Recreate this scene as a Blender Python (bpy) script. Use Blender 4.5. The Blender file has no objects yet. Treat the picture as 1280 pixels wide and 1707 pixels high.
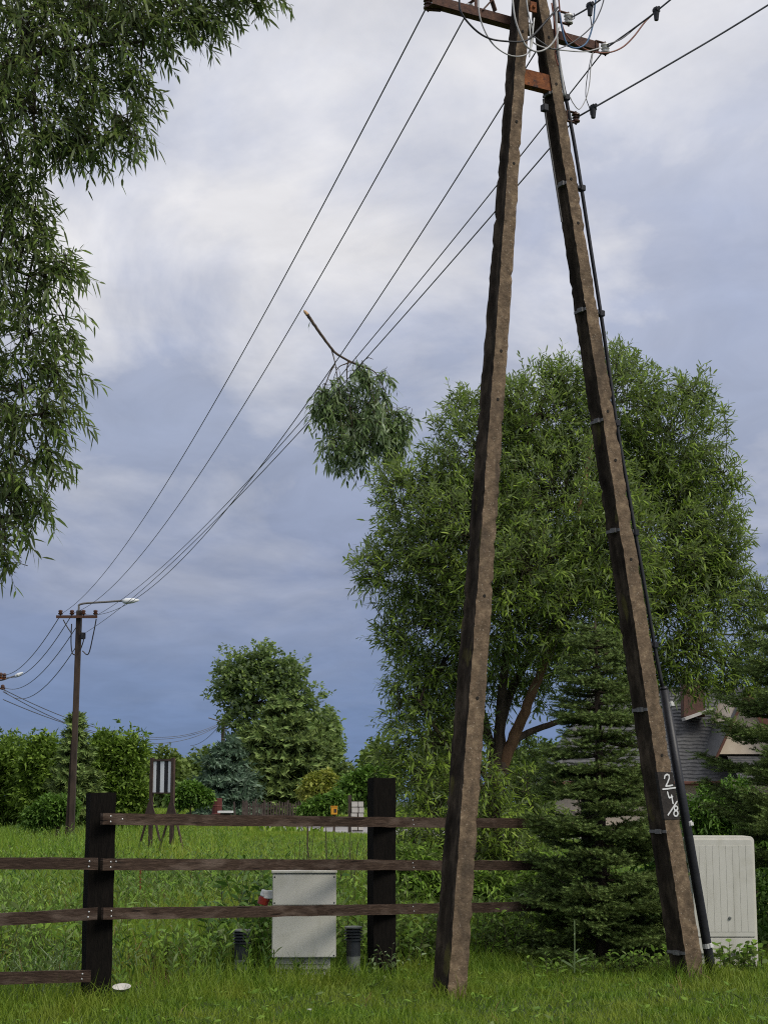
import bpy, bmesh, math, random
import numpy as np
from mathutils import Vector, Matrix

random.seed(7)
rng = np.random.default_rng(11)
scene = bpy.context.scene
COL = scene.collection

# ------------------------------------------------------------------ camera
F = 2800.0            # focal length in photo pixels (1280 x 1707)
EYE = 1.51
HOR = 1335.0
TH = math.atan((HOR - 853.5) / F)
cam_d = bpy.data.cameras.new("camera")
cam = bpy.data.objects.new("camera", cam_d)
COL.objects.link(cam)
cam.location = (0, 0, EYE)
cam.rotation_euler = (math.pi / 2 + TH, 0, 0)
cam_d.sensor_fit = 'VERTICAL'
cam_d.sensor_height = 36.0
cam_d.lens = F / 1707.0 * 36.0
cam_d.clip_start = 0.1
cam_d.clip_end = 6000
scene.camera = cam

# ------------------------------------------------------------------ world
world = bpy.data.worlds.new("World")
scene.world = world
world.use_nodes = True
SUN_EL, SUN_AZ = math.radians(48), math.radians(128)   # azimuth clockwise from +Y


def srgb(r, g, b):
    f = lambda c: c / 12.92 if c <= 0.04045 else ((c + 0.055) / 1.055) ** 2.4
    return (f(r / 255), f(g / 255), f(b / 255), 1)


def build_world():
    nt = world.node_tree
    nt.nodes.clear()
    N, L = nt.nodes.new, nt.links.new
    out = N('ShaderNodeOutputWorld')
    mixs = N('ShaderNodeMixShader')
    bg1 = N('ShaderNodeBackground')
    bg2 = N('ShaderNodeBackground')
    sky = N('ShaderNodeTexSky')
    sky.sky_type = 'NISHITA'
    sky.sun_disc = False
    sky.sun_elevation = SUN_EL
    sky.sun_rotation = SUN_AZ
    L(sky.outputs[0], bg1.inputs[0])
    bg1.inputs[1].default_value = 0.08
    tc = N('ShaderNodeTexCoord')
    sep = N('ShaderNodeSeparateXYZ')
    L(tc.outputs['Generated'], sep.inputs[0])
    # flat cloud layer coordinates
    zc = N('ShaderNodeMath'); zc.operation = 'MAXIMUM'; zc.inputs[1].default_value = 0.0
    L(sep.outputs[2], zc.inputs[0])
    za = N('ShaderNodeMath'); za.operation = 'ADD'; za.inputs[1].default_value = 0.16
    L(zc.outputs[0], za.inputs[0])
    dx = N('ShaderNodeMath'); dx.operation = 'DIVIDE'
    dy = N('ShaderNodeMath'); dy.operation = 'DIVIDE'
    L(sep.outputs[0], dx.inputs[0]); L(za.outputs[0], dx.inputs[1])
    L(sep.outputs[1], dy.inputs[0]); L(za.outputs[0], dy.inputs[1])
    comb = N('ShaderNodeCombineXYZ')
    L(dx.outputs[0], comb.inputs[0]); L(dy.outputs[0], comb.inputs[1])
    mp = N('ShaderNodeMapping')
    mp.inputs['Location'].default_value = (-6.2, -1.3, 0.4)
    mp.inputs['Rotation'].default_value = (0, 0, 0.5)
    mp.inputs['Scale'].default_value = (1.35, 0.95, 1)
    L(comb.outputs[0], mp.inputs[0])
    n1 = N('ShaderNodeTexNoise')
    n1.inputs['Scale'].default_value = 1.5
    n1.inputs['Detail'].default_value = 7
    n1.inputs['Roughness'].default_value = 0.56
    n1.inputs['Distortion'].default_value = 0.35
    L(mp.outputs[0], n1.inputs['Vector'])
    n2 = N('ShaderNodeTexNoise')
    n2.inputs['Scale'].default_value = 4.2
    n2.inputs['Detail'].default_value = 8
    n2.inputs['Roughness'].default_value = 0.58
    n2.inputs['Distortion'].default_value = 0.5
    L(mp.outputs[0], n2.inputs['Vector'])
    # elevation gradient of the rain cloud: slate near the horizon, pale overhead
    ramp = N('ShaderNodeValToRGB')
    el = ramp.color_ramp.elements
    el[0].position = 0.0; el[0].color = srgb(92, 116, 156)
    el[1].position = 1.0; el[1].color = srgb(206, 208, 216)
    for p, c in ((0.05, (101, 121, 159)), (0.13, (126, 136, 163)), (0.22, (149, 157, 178)),
                 (0.31, (169, 175, 194)), (0.42, (194, 197, 208))):
        e = el.new(p); e.color = srgb(*c)
    L(sep.outputs[2], ramp.inputs[0])
    # bright and blue patches
    hi = N('ShaderNodeMapRange'); hi.inputs[1].default_value = 0.48; hi.inputs[2].default_value = 0.66
    L(n1.outputs[0], hi.inputs[0])
    lo = N('ShaderNodeMapRange'); lo.inputs[1].default_value = 0.50; lo.inputs[2].default_value = 0.33
    L(n1.outputs[0], lo.inputs[0])
    wz = N('ShaderNodeMapRange'); wz.inputs[1].default_value = 0.09; wz.inputs[2].default_value = 0.30
    wz.inputs[3].default_value = 0.05
    L(sep.outputs[2], wz.inputs[0])
    h1 = N('ShaderNodeMath'); h1.operation = 'MULTIPLY'
    L(hi.outputs[0], h1.inputs[0]); L(wz.outputs[0], h1.inputs[1])
    h2 = N('ShaderNodeMath'); h2.operation = 'MULTIPLY'; h2.inputs[1].default_value = 0.82
    L(h1.outputs[0], h2.inputs[0])
    l1 = N('ShaderNodeMath'); l1.operation = 'MULTIPLY'
    L(lo.outputs[0], l1.inputs[0]); L(wz.outputs[0], l1.inputs[1])
    l2 = N('ShaderNodeMath'); l2.operation = 'MULTIPLY'; l2.inputs[1].default_value = 0.45
    L(l1.outputs[0], l2.inputs[0])
    m1 = N('ShaderNodeMixRGB'); m1.inputs[2].default_value = srgb(226, 224, 224)
    L(h2.outputs[0], m1.inputs[0]); L(ramp.outputs[0], m1.inputs[1])
    m2 = N('ShaderNodeMixRGB'); m2.inputs[2].default_value = srgb(148, 160, 188)
    L(l2.outputs[0], m2.inputs[0]); L(m1.outputs[0], m2.inputs[1])
    fine = N('ShaderNodeMapRange')
    fine.inputs[1].default_value = 0.3; fine.inputs[2].default_value = 0.7
    fine.inputs[3].default_value = 0.91; fine.inputs[4].default_value = 1.09
    L(n2.outputs[0], fine.inputs[0])
    m3 = N('ShaderNodeVectorMath'); m3.operation = 'SCALE'
    L(m2.outputs[0], m3.inputs[0]); L(fine.outputs[0], m3.inputs['Scale'])
    L(m3.outputs[0], bg2.inputs[0])
    bg2.inputs[1].default_value = 1.03
    mixs.inputs[0].default_value = 0.93
    L(bg1.outputs[0], mixs.inputs[1]); L(bg2.outputs[0], mixs.inputs[2])
    L(mixs.outputs[0], out.inputs[0])


build_world()

sun_d = bpy.data.lights.new("sun", 'SUN')
sun_d.energy = 2.1
sun_d.angle = math.radians(24)
sun_d.color = (1.0, 0.95, 0.86)
sun = bpy.data.objects.new("sun", sun_d)
COL.objects.link(sun)
sv = Vector((math.sin(SUN_AZ) * math.cos(SUN_EL), math.cos(SUN_AZ) * math.cos(SUN_EL), math.sin(SUN_EL)))
sun.rotation_euler = (-sv).to_track_quat('-Z', 'Y').to_euler()
sun.location = (10, -10, 30)

scene.view_settings.view_transform = 'Standard'
scene.view_settings.look = 'None'
scene.view_settings.exposure = 0.22
scene.view_settings.gamma = 1.0
scene.render.engine = 'CYCLES'
scene.cycles.use_denoising = False
scene.cycles.filter_width = 1.1
scene.cycles.max_bounces = 6
scene.cycles.sample_clamp_indirect = 4.0
scene.cycles.transparent_max_bounces = 8

# ------------------------------------------------------------------ helpers
CT, ST = math.cos(TH), math.sin(TH)


def ray(u, v):
    dx, dy = (u - 640.0) / F, (853.5 - v) / F
    return Vector((dx, CT - dy * ST, ST + dy * CT))


def P(u, v, Y):
    d = ray(u, v)
    t = Y / d.y
    return Vector((d.x * t, Y, EYE + d.z * t))


def RP(u, v, p, n):
    d = ray(u, v)
    o = Vector((0, 0, EYE))
    t = (p - o).dot(n) / d.dot(n)
    return o + d * t


def G(u, v):
    return P(u, v, EYE * F / (v - HOR))


def XU(u, Y, z=0.0):
    """world X of photo column u at depth Y and height z"""
    dep = Y * CT + (z - EYE) * ST
    return (u - 640.0) / F * dep


def pxm(Y, z=1.5):
    return F / (Y * CT + (z - EYE) * ST)


def tag(o, label=None, cat=None, group=None, kind=None):
    if label: o['label'] = label
    if cat: o['category'] = cat
    if group: o['group'] = group
    if kind: o['kind'] = kind
    return o


def empty(name, loc, label=None, cat=None, group=None):
    o = bpy.data.objects.new(name, None)
    o.empty_display_size = 0.2
    o.location = loc
    COL.objects.link(o)
    return tag(o, label, cat, group)


def attach(o, parent):
    if parent is not None:
        o.parent = parent
        p = Vector((0, 0, 0)); q = parent
        while q is not None:
            p += q.location; q = q.parent
        o.location = o.location - p


class MB:
    def __init__(s):
        s.v, s.f, s.m = [], [], []

    def add(s, verts, faces, mi=0):
        b = len(s.v)
        s.v += [tuple(x) for x in verts]
        s.f += [tuple(b + i for i in f) for f in faces]
        s.m += [mi] * len(faces)

    def box(s, c, size, ax=None, ay=None, az=None, mi=0):
        ax = Vector(ax) if ax is not None else Vector((1, 0, 0))
        ay = Vector(ay) if ay is not None else Vector((0, 1, 0))
        az = Vector(az) if az is not None else Vector((0, 0, 1))
        c = Vector(c); hx, hy, hz = [k / 2 for k in size]
        vs = [c + ax * (i * hx) + ay * (j * hy) + az * (k * hz) for k in (-1, 1) for j in (-1, 1) for i in (-1, 1)]
        s.add(vs, [(0, 2, 3, 1), (4, 5, 7, 6), (0, 1, 5, 4), (2, 6, 7, 3), (0, 4, 6, 2), (1, 3, 7, 5)], mi)

    def bar(s, a, b, w, t, up=(0, 0, 1), mi=0):
        a, b = Vector(a), Vector(b)
        d = (b - a).normalized()
        up = Vector(up)
        x = d.cross(up)
        if x.length < 1e-4: x = Vector((1, 0, 0))
        x.normalize(); y = x.cross(d)
        s.box((a + b) / 2, ((b - a).length, w, t), d, x, y, mi)

    def tube(s, pts, r, n=8, cap=True, mi=0, ov=None):
        pts = [Vector(p) for p in pts]
        k = len(pts)
        rs = r if isinstance(r, (list, tuple, np.ndarray)) else [r] * k
        ref = None; rings = []
        for i in range(k):
            t = pts[min(i + 1, k - 1)] - pts[max(i - 1, 0)]
            if t.length < 1e-9: t = Vector((0, 0, 1))
            t.normalize()
            if ref is None:
                ref = t.cross(Vector((0.3, 0.9, 0.2)))
                if ref.length < 1e-3: ref = t.cross(Vector((1, 0, 0)))
            ref = (ref - t * ref.dot(t)).normalized()
            b = t.cross(ref)
            rings.append([pts[i] + (ref * math.cos(2 * math.pi * j / n) + b * math.sin(2 * math.pi * j / n)) * rs[i] for j in range(n)])
        vs = [p for rg in rings for p in rg]
        fs = [(i * n + j, i * n + (j + 1) % n, (i + 1) * n + (j + 1) % n, (i + 1) * n + j) for i in range(k - 1) for j in range(n)]
        if cap:
            fs.append(tuple(range(n))[::-1]); fs.append(tuple((k - 1) * n + j for j in range(n)))
        s.add(vs, fs, mi)

    def lathe(s, c, prof, axis=(0, 0, 1), n=16, mi=0):
        """prof: list of (radius, along axis)"""
        ax = Vector(axis).normalized()
        x = ax.cross(Vector((0.1, 1, 0.05)))
        if x.length < 1e-3: x = ax.cross(Vector((1, 0, 0)))
        x.normalize(); y = ax.cross(x); c = Vector(c)
        vs = []
        for r, h in prof:
            for j in range(n):
                a = 2 * math.pi * j / n
                vs.append(c + ax * h + (x * math.cos(a) + y * math.sin(a)) * r)
        k = len(prof)
        fs = [(i * n + j, i * n + (j + 1) % n, (i + 1) * n + (j + 1) % n, (i + 1) * n + j) for i in range(k - 1) for j in range(n)]
        fs.append(tuple(range(n))[::-1]); fs.append(tuple((k - 1) * n + j for j in range(n)))
        s.add(vs, fs, mi)

    def build(s, name, mats, parent=None, smooth=False, bevel=0.0, seg=2):
        me = bpy.data.meshes.new(name)
        me.from_pydata(s.v, [], s.f)
        if not isinstance(mats, (list, tuple)): mats = [mats]
        for m in mats: me.materials.append(m)
        if len(mats) > 1: me.polygons.foreach_set('material_index', s.m)
        if bevel or True:
            bm = bmesh.new(); bm.from_mesh(me)
            bmesh.ops.recalc_face_normals(bm, faces=bm.faces)
            if bevel:
                bmesh.ops.bevel(bm, geom=[e for e in bm.edges if e.calc_face_angle(0) > 0.6], offset=bevel, segments=seg, affect='EDGES', clamp_overlap=True)
            bm.to_mesh(me); bm.free()
        if smooth:
            me.polygons.foreach_set('use_smooth', [True] * len(me.polygons))
        o = bpy.data.objects.new(name, me)
        COL.objects.link(o)
        attach(o, parent)
        return o


def crom(pts, n=6):
    pts = [Vector(p) for p in pts]
    q = [pts[0] * 2 - pts[1]] + pts + [pts[-1] * 2 - pts[-2]]
    out = []
    for i in range(1, len(q) - 2):
        for k in range(n):
            t = k / n
            p0, p1, p2, p3 = q[i - 1:i + 3]
            out.append(0.5 * ((2 * p1) + (p2 - p0) * t + (2 * p0 - 5 * p1 + 4 * p2 - p3) * t * t + (3 * p1 - p0 - 3 * p2 + p3) * t ** 3))
    out.append(pts[-1])
    return out


def lerp_list(a, b, n):
    return [a + (b - a) * i / (n - 1) for i in range(n)]


def np_mesh(name, V, tris=None, quads=None, mat=None, parent=None, smooth=False):
    """fast mesh from numpy arrays"""
    me = bpy.data.meshes.new(name)
    V = np.asarray(V, dtype=np.float32)
    me.vertices.add(len(V)); me.vertices.foreach_set('co', V.ravel())
    nt = 0 if tris is None else len(tris)
    nq = 0 if quads is None else len(quads)
    li = []
    if nt: li.append(np.asarray(tris, dtype=np.int32).ravel())
    if nq: li.append(np.asarray(quads, dtype=np.int32).ravel())
    li = np.concatenate(li)
    me.loops.add(len(li)); me.loops.foreach_set('vertex_index', li)
    me.polygons.add(nt + nq)
    st = np.concatenate([np.arange(nt) * 3, nt * 3 + np.arange(nq) * 4]).astype(np.int32)
    me.polygons.foreach_set('loop_start', st)
    if smooth: me.polygons.foreach_set('use_smooth', np.ones(nt + nq, dtype=bool))
    me.update(calc_edges=True)
    if mat: me.materials.append(mat)
    o = bpy.data.objects.new(name, me)
    COL.objects.link(o)
    attach(o, parent)
    return o


def unit(a):
    return a / np.maximum(np.linalg.norm(a, axis=-1, keepdims=True), 1e-9)


# ------------------------------------------------------------------ materials
def new_mat(name):
    m = bpy.data.materials.new(name)
    m.use_nodes = True
    nt = m.node_tree
    b = nt.nodes['Principled BSDF']
    return m, nt, b


def surf(name, c1, c2, scale=8.0, rough=0.7, bump=0.2, stretch=(1, 1, 1), metal=0.0, c3=None, detail=8, bscale=None,
         spots=None, spec=0.4, bdist=0.01, stain=None):
    """noise-coloured rough surface; spots = (colour, scale, threshold) adds stains"""
    m, nt, b = new_mat(name)
    N, L = nt.nodes.new, nt.links.new
    tc = N('ShaderNodeTexCoord'); mp = N('ShaderNodeMapping')
    mp.inputs['Scale'].default_value = stretch
    L(tc.outputs['Object'], mp.inputs[0])
    n = N('ShaderNodeTexNoise'); n.inputs['Scale'].default_value = scale; n.inputs['Detail'].default_value = detail
    n.inputs['Roughness'].default_value = 0.65
    L(mp.outputs[0], n.inputs['Vector'])
    r = N('ShaderNodeValToRGB')
    r.color_ramp.elements[0].position = 0.32; r.color_ramp.elements[0].color = (*c1, 1)
    r.color_ramp.elements[1].position = 0.68; r.color_ramp.elements[1].color = (*c2, 1)
    if c3:
        e = r.color_ramp.elements.new(0.5); e.color = (*c3, 1)
    L(n.outputs[0], r.inputs[0])
    col = r.outputs[0]
    if spots:
        sc, ss, th = spots
        n2 = N('ShaderNodeTexNoise'); n2.inputs['Scale'].default_value = ss; n2.inputs['Detail'].default_value = 5
        L(mp.outputs[0], n2.inputs['Vector'])
        mr = N('ShaderNodeMapRange'); mr.inputs[1].default_value = th; mr.inputs[2].default_value = th + 0.08
        L(n2.outputs[0], mr.inputs[0])
        mx = N('ShaderNodeMixRGB'); mx.inputs[2].default_value = (*sc, 1)
        L(mr.outputs[0], mx.inputs[0]); L(col, mx.inputs[1])
        col = mx.outputs[0]
    if stain:
        sc, ss, th, stv = stain
        mp2 = N('ShaderNodeMapping'); mp2.inputs['Scale'].default_value = stv
        L(tc.outputs['Object'], mp2.inputs[0])
        n3 = N('ShaderNodeTexNoise'); n3.inputs['Scale'].default_value = ss; n3.inputs['Detail'].default_value = 6; n3.inputs['Distortion'].default_value = .6
        L(mp2.outputs[0], n3.inputs['Vector'])
        mr = N('ShaderNodeMapRange'); mr.inputs[1].default_value = th; mr.inputs[2].default_value = th + 0.18; mr.inputs[4].default_value = .75
        L(n3.outputs[0], mr.inputs[0])
        mx = N('ShaderNodeMixRGB'); mx.inputs[2].default_value = (*sc, 1)
        L(mr.outputs[0], mx.inputs[0]); L(col, mx.inputs[1])
        col = mx.outputs[0]
    L(col, b.inputs['Base Color'])
    b.inputs['Roughness'].default_value = rough
    b.inputs['Metallic'].default_value = metal
    b.inputs['Specular IOR Level'].default_value = spec
    if bump:
        nb = N('ShaderNodeTexNoise'); nb.inputs['Scale'].default_value = bscale or scale * 3; nb.inputs['Detail'].default_value = 6
        L(mp.outputs[0], nb.inputs['Vector'])
        bp = N('ShaderNodeBump'); bp.inputs['Strength'].default_value = bump; bp.inputs['Distance'].default_value = bdist
        L(nb.outputs[0], bp.inputs['Height'])
        L(bp.outputs[0], b.inputs['Normal'])
    return m


def leafmat(name, cols, under=None, trans=0.3, rough=0.5, patch=None, spec=0.22, tint=0.55, gain=1.75):
    """leaf by leaf colour; under = colour of the leaf's underside; patch = (colour, scale, amount) stand-wide variation"""
    cols = [tuple(min(.8, k * gain) for k in c) for c in cols]
    if under: under = tuple(min(.8, k * (1 + (gain - 1) * .6)) for k in under)
    if patch: patch = (tuple(k * gain for k in patch[0]),) + tuple(patch[1:])
    m, nt, b = new_mat(name)
    N, L = nt.nodes.new, nt.links.new
    geo = N('ShaderNodeNewGeometry')
    r = N('ShaderNodeValToRGB')
    n = len(cols)
    els = r.color_ramp.elements
    els[0].position = 0.0; els[0].color = (*cols[0], 1)
    els[1].position = 1.0; els[1].color = (*cols[-1], 1)
    for i in range(1, n - 1):
        e = els.new(i / (n - 1)); e.color = (*cols[i], 1)
    L(geo.outputs['Random Per Island'], r.inputs[0])
    col = r.outputs[0]
    if patch:
        tc = N('ShaderNodeTexCoord')
        nz = N('ShaderNodeTexNoise'); nz.inputs['Scale'].default_value = patch[1]; nz.inputs['Detail'].default_value = 4
        L(tc.outputs['Object'], nz.inputs['Vector'])
        mr = N('ShaderNodeMapRange'); mr.inputs[1].default_value = 0.42; mr.inputs[2].default_value = 0.66; mr.inputs[4].default_value = patch[2]
        L(nz.outputs[0], mr.inputs[0])
        mx = N('ShaderNodeMixRGB'); mx.inputs[2].default_value = (*patch[0], 1)
        L(mr.outputs[0], mx.inputs[0]); L(col, mx.inputs[1])
        col = mx.outputs[0]
    if under:
        mx = N('ShaderNodeMixRGB'); mx.inputs[2].default_value = (*under, 1)
        L(geo.outputs['Backfacing'], mx.inputs[0]); L(col, mx.inputs[1])
        col = mx.outputs[0]
    L(col, b.inputs['Base Color'])
    b.inputs['Roughness'].default_value = rough
    b.inputs['Specular IOR Level'].default_value = spec
    tr = N('ShaderNodeBsdfTranslucent')
    tm = N('ShaderNodeMixRGB'); tm.blend_type = 'MULTIPLY'; tm.inputs[0].default_value = tint
    tm.inputs[2].default_value = (0.9, 1.0, 0.35, 1)
    L(col, tm.inputs[1]); L(tm.outputs[0], tr.inputs[0])
    ms = N('ShaderNodeMixShader'); ms.inputs[0].default_value = trans
    L(b.outputs[0], ms.inputs[1]); L(tr.outputs[0], ms.inputs[2])
    L(ms.outputs[0], nt.nodes['Material Output'].inputs[0])
    return m


M = {}
M['concrete'] = surf('weathered_concrete', (0.085, 0.058, 0.033), (0.245, 0.175, 0.105), 14, 0.9, 0.7, c3=(0.150, 0.103, 0.062), spots=((0.38, 0.32, 0.24), 75, 0.63), bscale=45, stain=((0.05, 0.036, 0.024), 5, 0.50, (1, 1, 0.3)))
M['darkconcrete'] = surf('dark_concrete', (0.016, 0.012, 0.009), (0.105, 0.078, 0.054), 9, 0.95, 0.9, c3=(0.040, 0.030, 0.021), spec=.15, stretch=(1, 1, 0.35), spots=((0.10, 0.085, 0.03), 7, 0.64), bscale=35)  # darker mottled concrete for the channel sides of the legs
M['hole'] = surf('hole_shade', (0.012, 0.010, 0.008), (0.03, 0.024, 0.018), 30, 0.95, 0)  # dark colour standing in for the shade inside the bolt holes
M['rust'] = surf('rusty_steel', (0.10, 0.032, 0.012), (0.32, 0.11, 0.03), 22, 0.85, 0.5, c3=(0.2, 0.065, 0.02), spots=((0.05, 0.03, 0.025), 12, 0.6))
M['rustdark'] = surf('dark_rusty_steel', (0.045, 0.022, 0.017), (0.13, 0.06, 0.035), 25, 0.8, 0.4, spots=((0.17, 0.14, 0.12), 30, 0.66))
M['black'] = surf('black_plastic', (0.010, 0.010, 0.012), (0.022, 0.022, 0.025), 18, 0.45, 0.1)
M['cable'] = surf('cable_sheath', (0.014, 0.014, 0.016), (0.03, 0.03, 0.034), 6, 0.5, 0.05)
M['galv'] = surf('galvanised_steel', (0.11, 0.105, 0.10), (0.22, 0.21, 0.20), 30, 0.7, 0.2, metal=0.2)
M['wire'] = surf('weathered_conductor', (0.07, 0.07, 0.075), (0.15, 0.15, 0.155), 5, 0.6, 0)
M['wirelight'] = surf('grey_insulated_wire', (0.35, 0.34, 0.32), (0.55, 0.54, 0.51), 8, 0.5, 0)
M['wireblue'] = surf('blue_insulated_wire', (0.05, 0.12, 0.22), (0.08, 0.17, 0.30), 8, 0.5, 0)
M['wirered'] = surf('brown_insulated_wire', (0.16, 0.055, 0.03), (0.26, 0.09, 0.05), 8, 0.5, 0)
M['porcelain'] = surf('porcelain', (0.55, 0.54, 0.50), (0.78, 0.77, 0.73), 14, 0.25, 0)
M['brownporc'] = surf('brown_porcelain', (0.05, 0.02, 0.012), (0.10, 0.04, 0.02), 14, 0.3, 0)
M['whitepaint'] = surf('white_paint', (0.62, 0.62, 0.60), (0.82, 0.82, 0.80), 40, 0.7, 0.1)
M['blackpaint'] = surf('black_paint', (0.014, 0.012, 0.011), (0.040, 0.032, 0.026), 30, 0.8, 0.5, bscale=45)
M['post'] = surf('tarred_sleeper', (0.004, 0.0035, 0.003), (0.012, 0.0095, 0.0075), 16, 0.95, 0.9, stretch=(5, 5, 0.5), spots=((0.03, 0.026, 0.015), 6, 0.70), spec=.12)
M['rail'] = surf('stained_board', (0.036, 0.023, 0.016), (0.105, 0.070, 0.050), 12, 0.85, 0.7, spec=.2, stretch=(0.7, 0.7, 8), c3=(0.052, 0.032, 0.022), spots=((0.012, 0.007, 0.005), 5, 0.62), stain=((0.15, 0.11, 0.085), 3, 0.52, (1, 1, 3)))
M['screw'] = surf('zinc_screw', (0.45, 0.45, 0.44), (0.7, 0.7, 0.68), 30, 0.35, 0, metal=0.6)
M['boxplastic'] = surf('cream_cabinet_plastic', (0.62, 0.60, 0.52), (0.67, 0.65, 0.57), 5, 0.55, 0.04, spots=((0.585, 0.565, 0.48), 3.5, 0.60), stain=((0.54, 0.52, 0.44), 3, 0.56, (4, 4, .5)))
M['plinth'] = surf('grey_cabinet_plinth', (0.46, 0.44, 0.39), (0.58, 0.56, 0.50), 7, 0.7, 0.1, spots=((0.30, 0.29, 0.22), 6, 0.56))
M['red'] = surf('red_plastic', (0.22, 0.022, 0.013), (0.30, 0.035, 0.02), 10, 0.4, 0)
M['lampdark'] = surf('dark_painted_metal', (0.018, 0.021, 0.024), (0.035, 0.038, 0.042), 14, 0.4, 0.05)
M['lampgrey'] = surf('grey_weathered_post', (0.10, 0.11, 0.10), (0.17, 0.18, 0.165), 12, 0.6, 0.1)
M['bark'] = surf('willow_bark', (0.030, 0.022, 0.015), (0.12, 0.085, 0.055), 9, 0.9, 0.8, stretch=(2, 2, 0.6))
M['barkred'] = surf('orange_willow_bark', (0.11, 0.055, 0.028), (0.27, 0.15, 0.08), 7, 0.85, 0.6, stretch=(2, 2, 0.6))
M['twig'] = surf('twig_bark', (0.035, 0.03, 0.015), (0.09, 0.075, 0.035), 10, 0.8, 0)
M['fresh'] = surf('fresh_wood', (0.50, 0.30, 0.14), (0.65, 0.42, 0.22), 20, 0.8, 0.2)
M['pole'] = surf('old_concrete_pole', (0.022, 0.015, 0.011), (0.075, 0.05, 0.036), 4, 0.9, 0.4, stretch=(1, 1, 0.4))
M['lampwhite'] = surf('lamp_glass', (0.70, 0.72, 0.72), (0.8, 0.82, 0.82), 4, 0.3, 0)
M['signwhite'] = surf('sign_white', (0.80, 0.80, 0.80), (0.88, 0.87, 0.86), 4, 0.6, 0)
M['signblack'] = surf('sign_black', (0.012, 0.012, 0.013), (0.03, 0.028, 0.028), 4, 0.6, 0)
M['signsteel'] = surf('brown_painted_steel', (0.035, 0.021, 0.016), (0.085, 0.05, 0.036), 9, 0.7, 0.2)
M['asphalt'] = surf('pale_dusty_road', (0.22, 0.205, 0.20), (0.33, 0.31, 0.30), 0.6, 0.9, 0.1)
M['wallcream'] = surf('cream_render', (0.60, 0.49, 0.36), (0.70, 0.59, 0.45), 3, 0.9, 0.1)
M['rooftile'] = surf('graphite_tiles', (0.05, 0.05, 0.05), (0.115, 0.113, 0.11), 6, 0.6, 0.2)
M['fascia'] = surf('brown_fascia', (0.075, 0.028, 0.016), (0.13, 0.05, 0.03), 5, 0.7, 0.1)
M['brickred'] = surf('brown_chimney_cladding', (0.07, 0.036, 0.026), (0.12, 0.062, 0.043), 8, 0.85, 0.2)
M['glass'] = surf('roof_window_glass', (0.06, 0.09, 0.14), (0.08, 0.11, 0.17), 1, 0.06, 0, spec=1.0)
M['picket'] = surf('old_pickets', (0.03, 0.022, 0.018), (0.10, 0.075, 0.06), 3, 0.9, 0.2)
M['yellow'] = surf('yellow_plastic', (0.60, 0.27, 0.02), (0.72, 0.35, 0.03), 5, 0.5, 0)
M['barrel'] = surf('faded_red_paint', (0.07, 0.016, 0.012), (0.13, 0.03, 0.022), 6, 0.7, 0.1)
M['paleblock'] = surf('pale_block', (0.42, 0.40, 0.36), (0.60, 0.57, 0.52), 5, 0.85, 0.2)
M['soil'] = surf('grassy_soil', (0.016, 0.026, 0.008), (0.045, 0.065, 0.018), 1.3, 1.0, 0.5, c3=(0.028, 0.045, 0.012), spots=((0.06, 0.05, 0.022), 0.25, 0.62), bscale=18, bdist=0.03)

M['willow'] = leafmat('willow_leaves', [(0.034, 0.056, 0.010), (0.082, 0.130, 0.018), (0.130, 0.188, 0.026), (0.185, 0.240, 0.045)], under=(0.17, 0.21, 0.10), trans=0.36, rough=0.5, patch=((0.135, 0.195, 0.020), 0.7, 0.5), gain=1.95)
M['willowdark'] = leafmat('old_willow_leaves', [(0.028, 0.046, 0.010), (0.056, 0.088, 0.017), (0.090, 0.125, 0.025)], under=(0.15, 0.18, 0.085), trans=0.34, rough=0.5, gain=2.0)
M['withered'] = leafmat('hanging_willow_leaves', [(0.022, 0.038, 0.013), (0.052, 0.082, 0.026), (0.09, 0.125, 0.045)], under=(0.27, 0.32, 0.21), trans=0.28, rough=0.4, gain=2.2)
M['spruce'] = leafmat('spruce_needles', [(0.020, 0.034, 0.010), (0.046, 0.066, 0.015), (0.078, 0.105, 0.024)], trans=0.12, rough=0.6, gain=2.1)
M['sprucetip'] = leafmat('young_spruce_needles', [(0.065, 0.10, 0.028), (0.10, 0.145, 0.04), (0.14, 0.18, 0.055)], trans=0.15, rough=0.6, gain=2.0)
M['bluespruce'] = leafmat('blue_spruce_needles', [(0.022, 0.044, 0.022), (0.055, 0.088, 0.052), (0.11, 0.15, 0.105)], trans=0.1, rough=0.6)
M['thuja'] = leafmat('thuja_sprays', [(0.036, 0.058, 0.010), (0.070, 0.112, 0.016), (0.115, 0.165, 0.026)], trans=0.25, rough=0.6, gain=2.2)
M['poplar'] = leafmat('poplar_leaves', [(0.030, 0.052, 0.012), (0.068, 0.104, 0.022), (0.12, 0.160, 0.040)], under=(0.15, 0.19, 0.10), trans=0.3, rough=0.5, gain=2.3)
M['bush'] = leafmat('bush_leaves', [(0.030, 0.062, 0.010), (0.062, 0.120, 0.018), (0.10, 0.17, 0.03)], trans=0.3, rough=0.5)
M['bushyellow'] = leafmat('yellowish_bush_leaves', [(0.10, 0.125, 0.02), (0.17, 0.19, 0.035), (0.23, 0.23, 0.05)], trans=0.3, rough=0.5)
M['wood'] = leafmat('far_wood_leaves', [(0.035, 0.060, 0.015), (0.065, 0.105, 0.022), (0.095, 0.145, 0.033)], trans=0.25, rough=0.6, patch=((0.12, 0.15, 0.04), 0.06, 0.6))
M['lawn'] = leafmat('lawn_blades', [(0.035, 0.072, 0.008), (0.085, 0.150, 0.012), (0.150, 0.215, 0.022)], trans=0.35, rough=0.5, patch=((0.16, 0.18, 0.022), 1.6, 0.6), gain=1.6)
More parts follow.
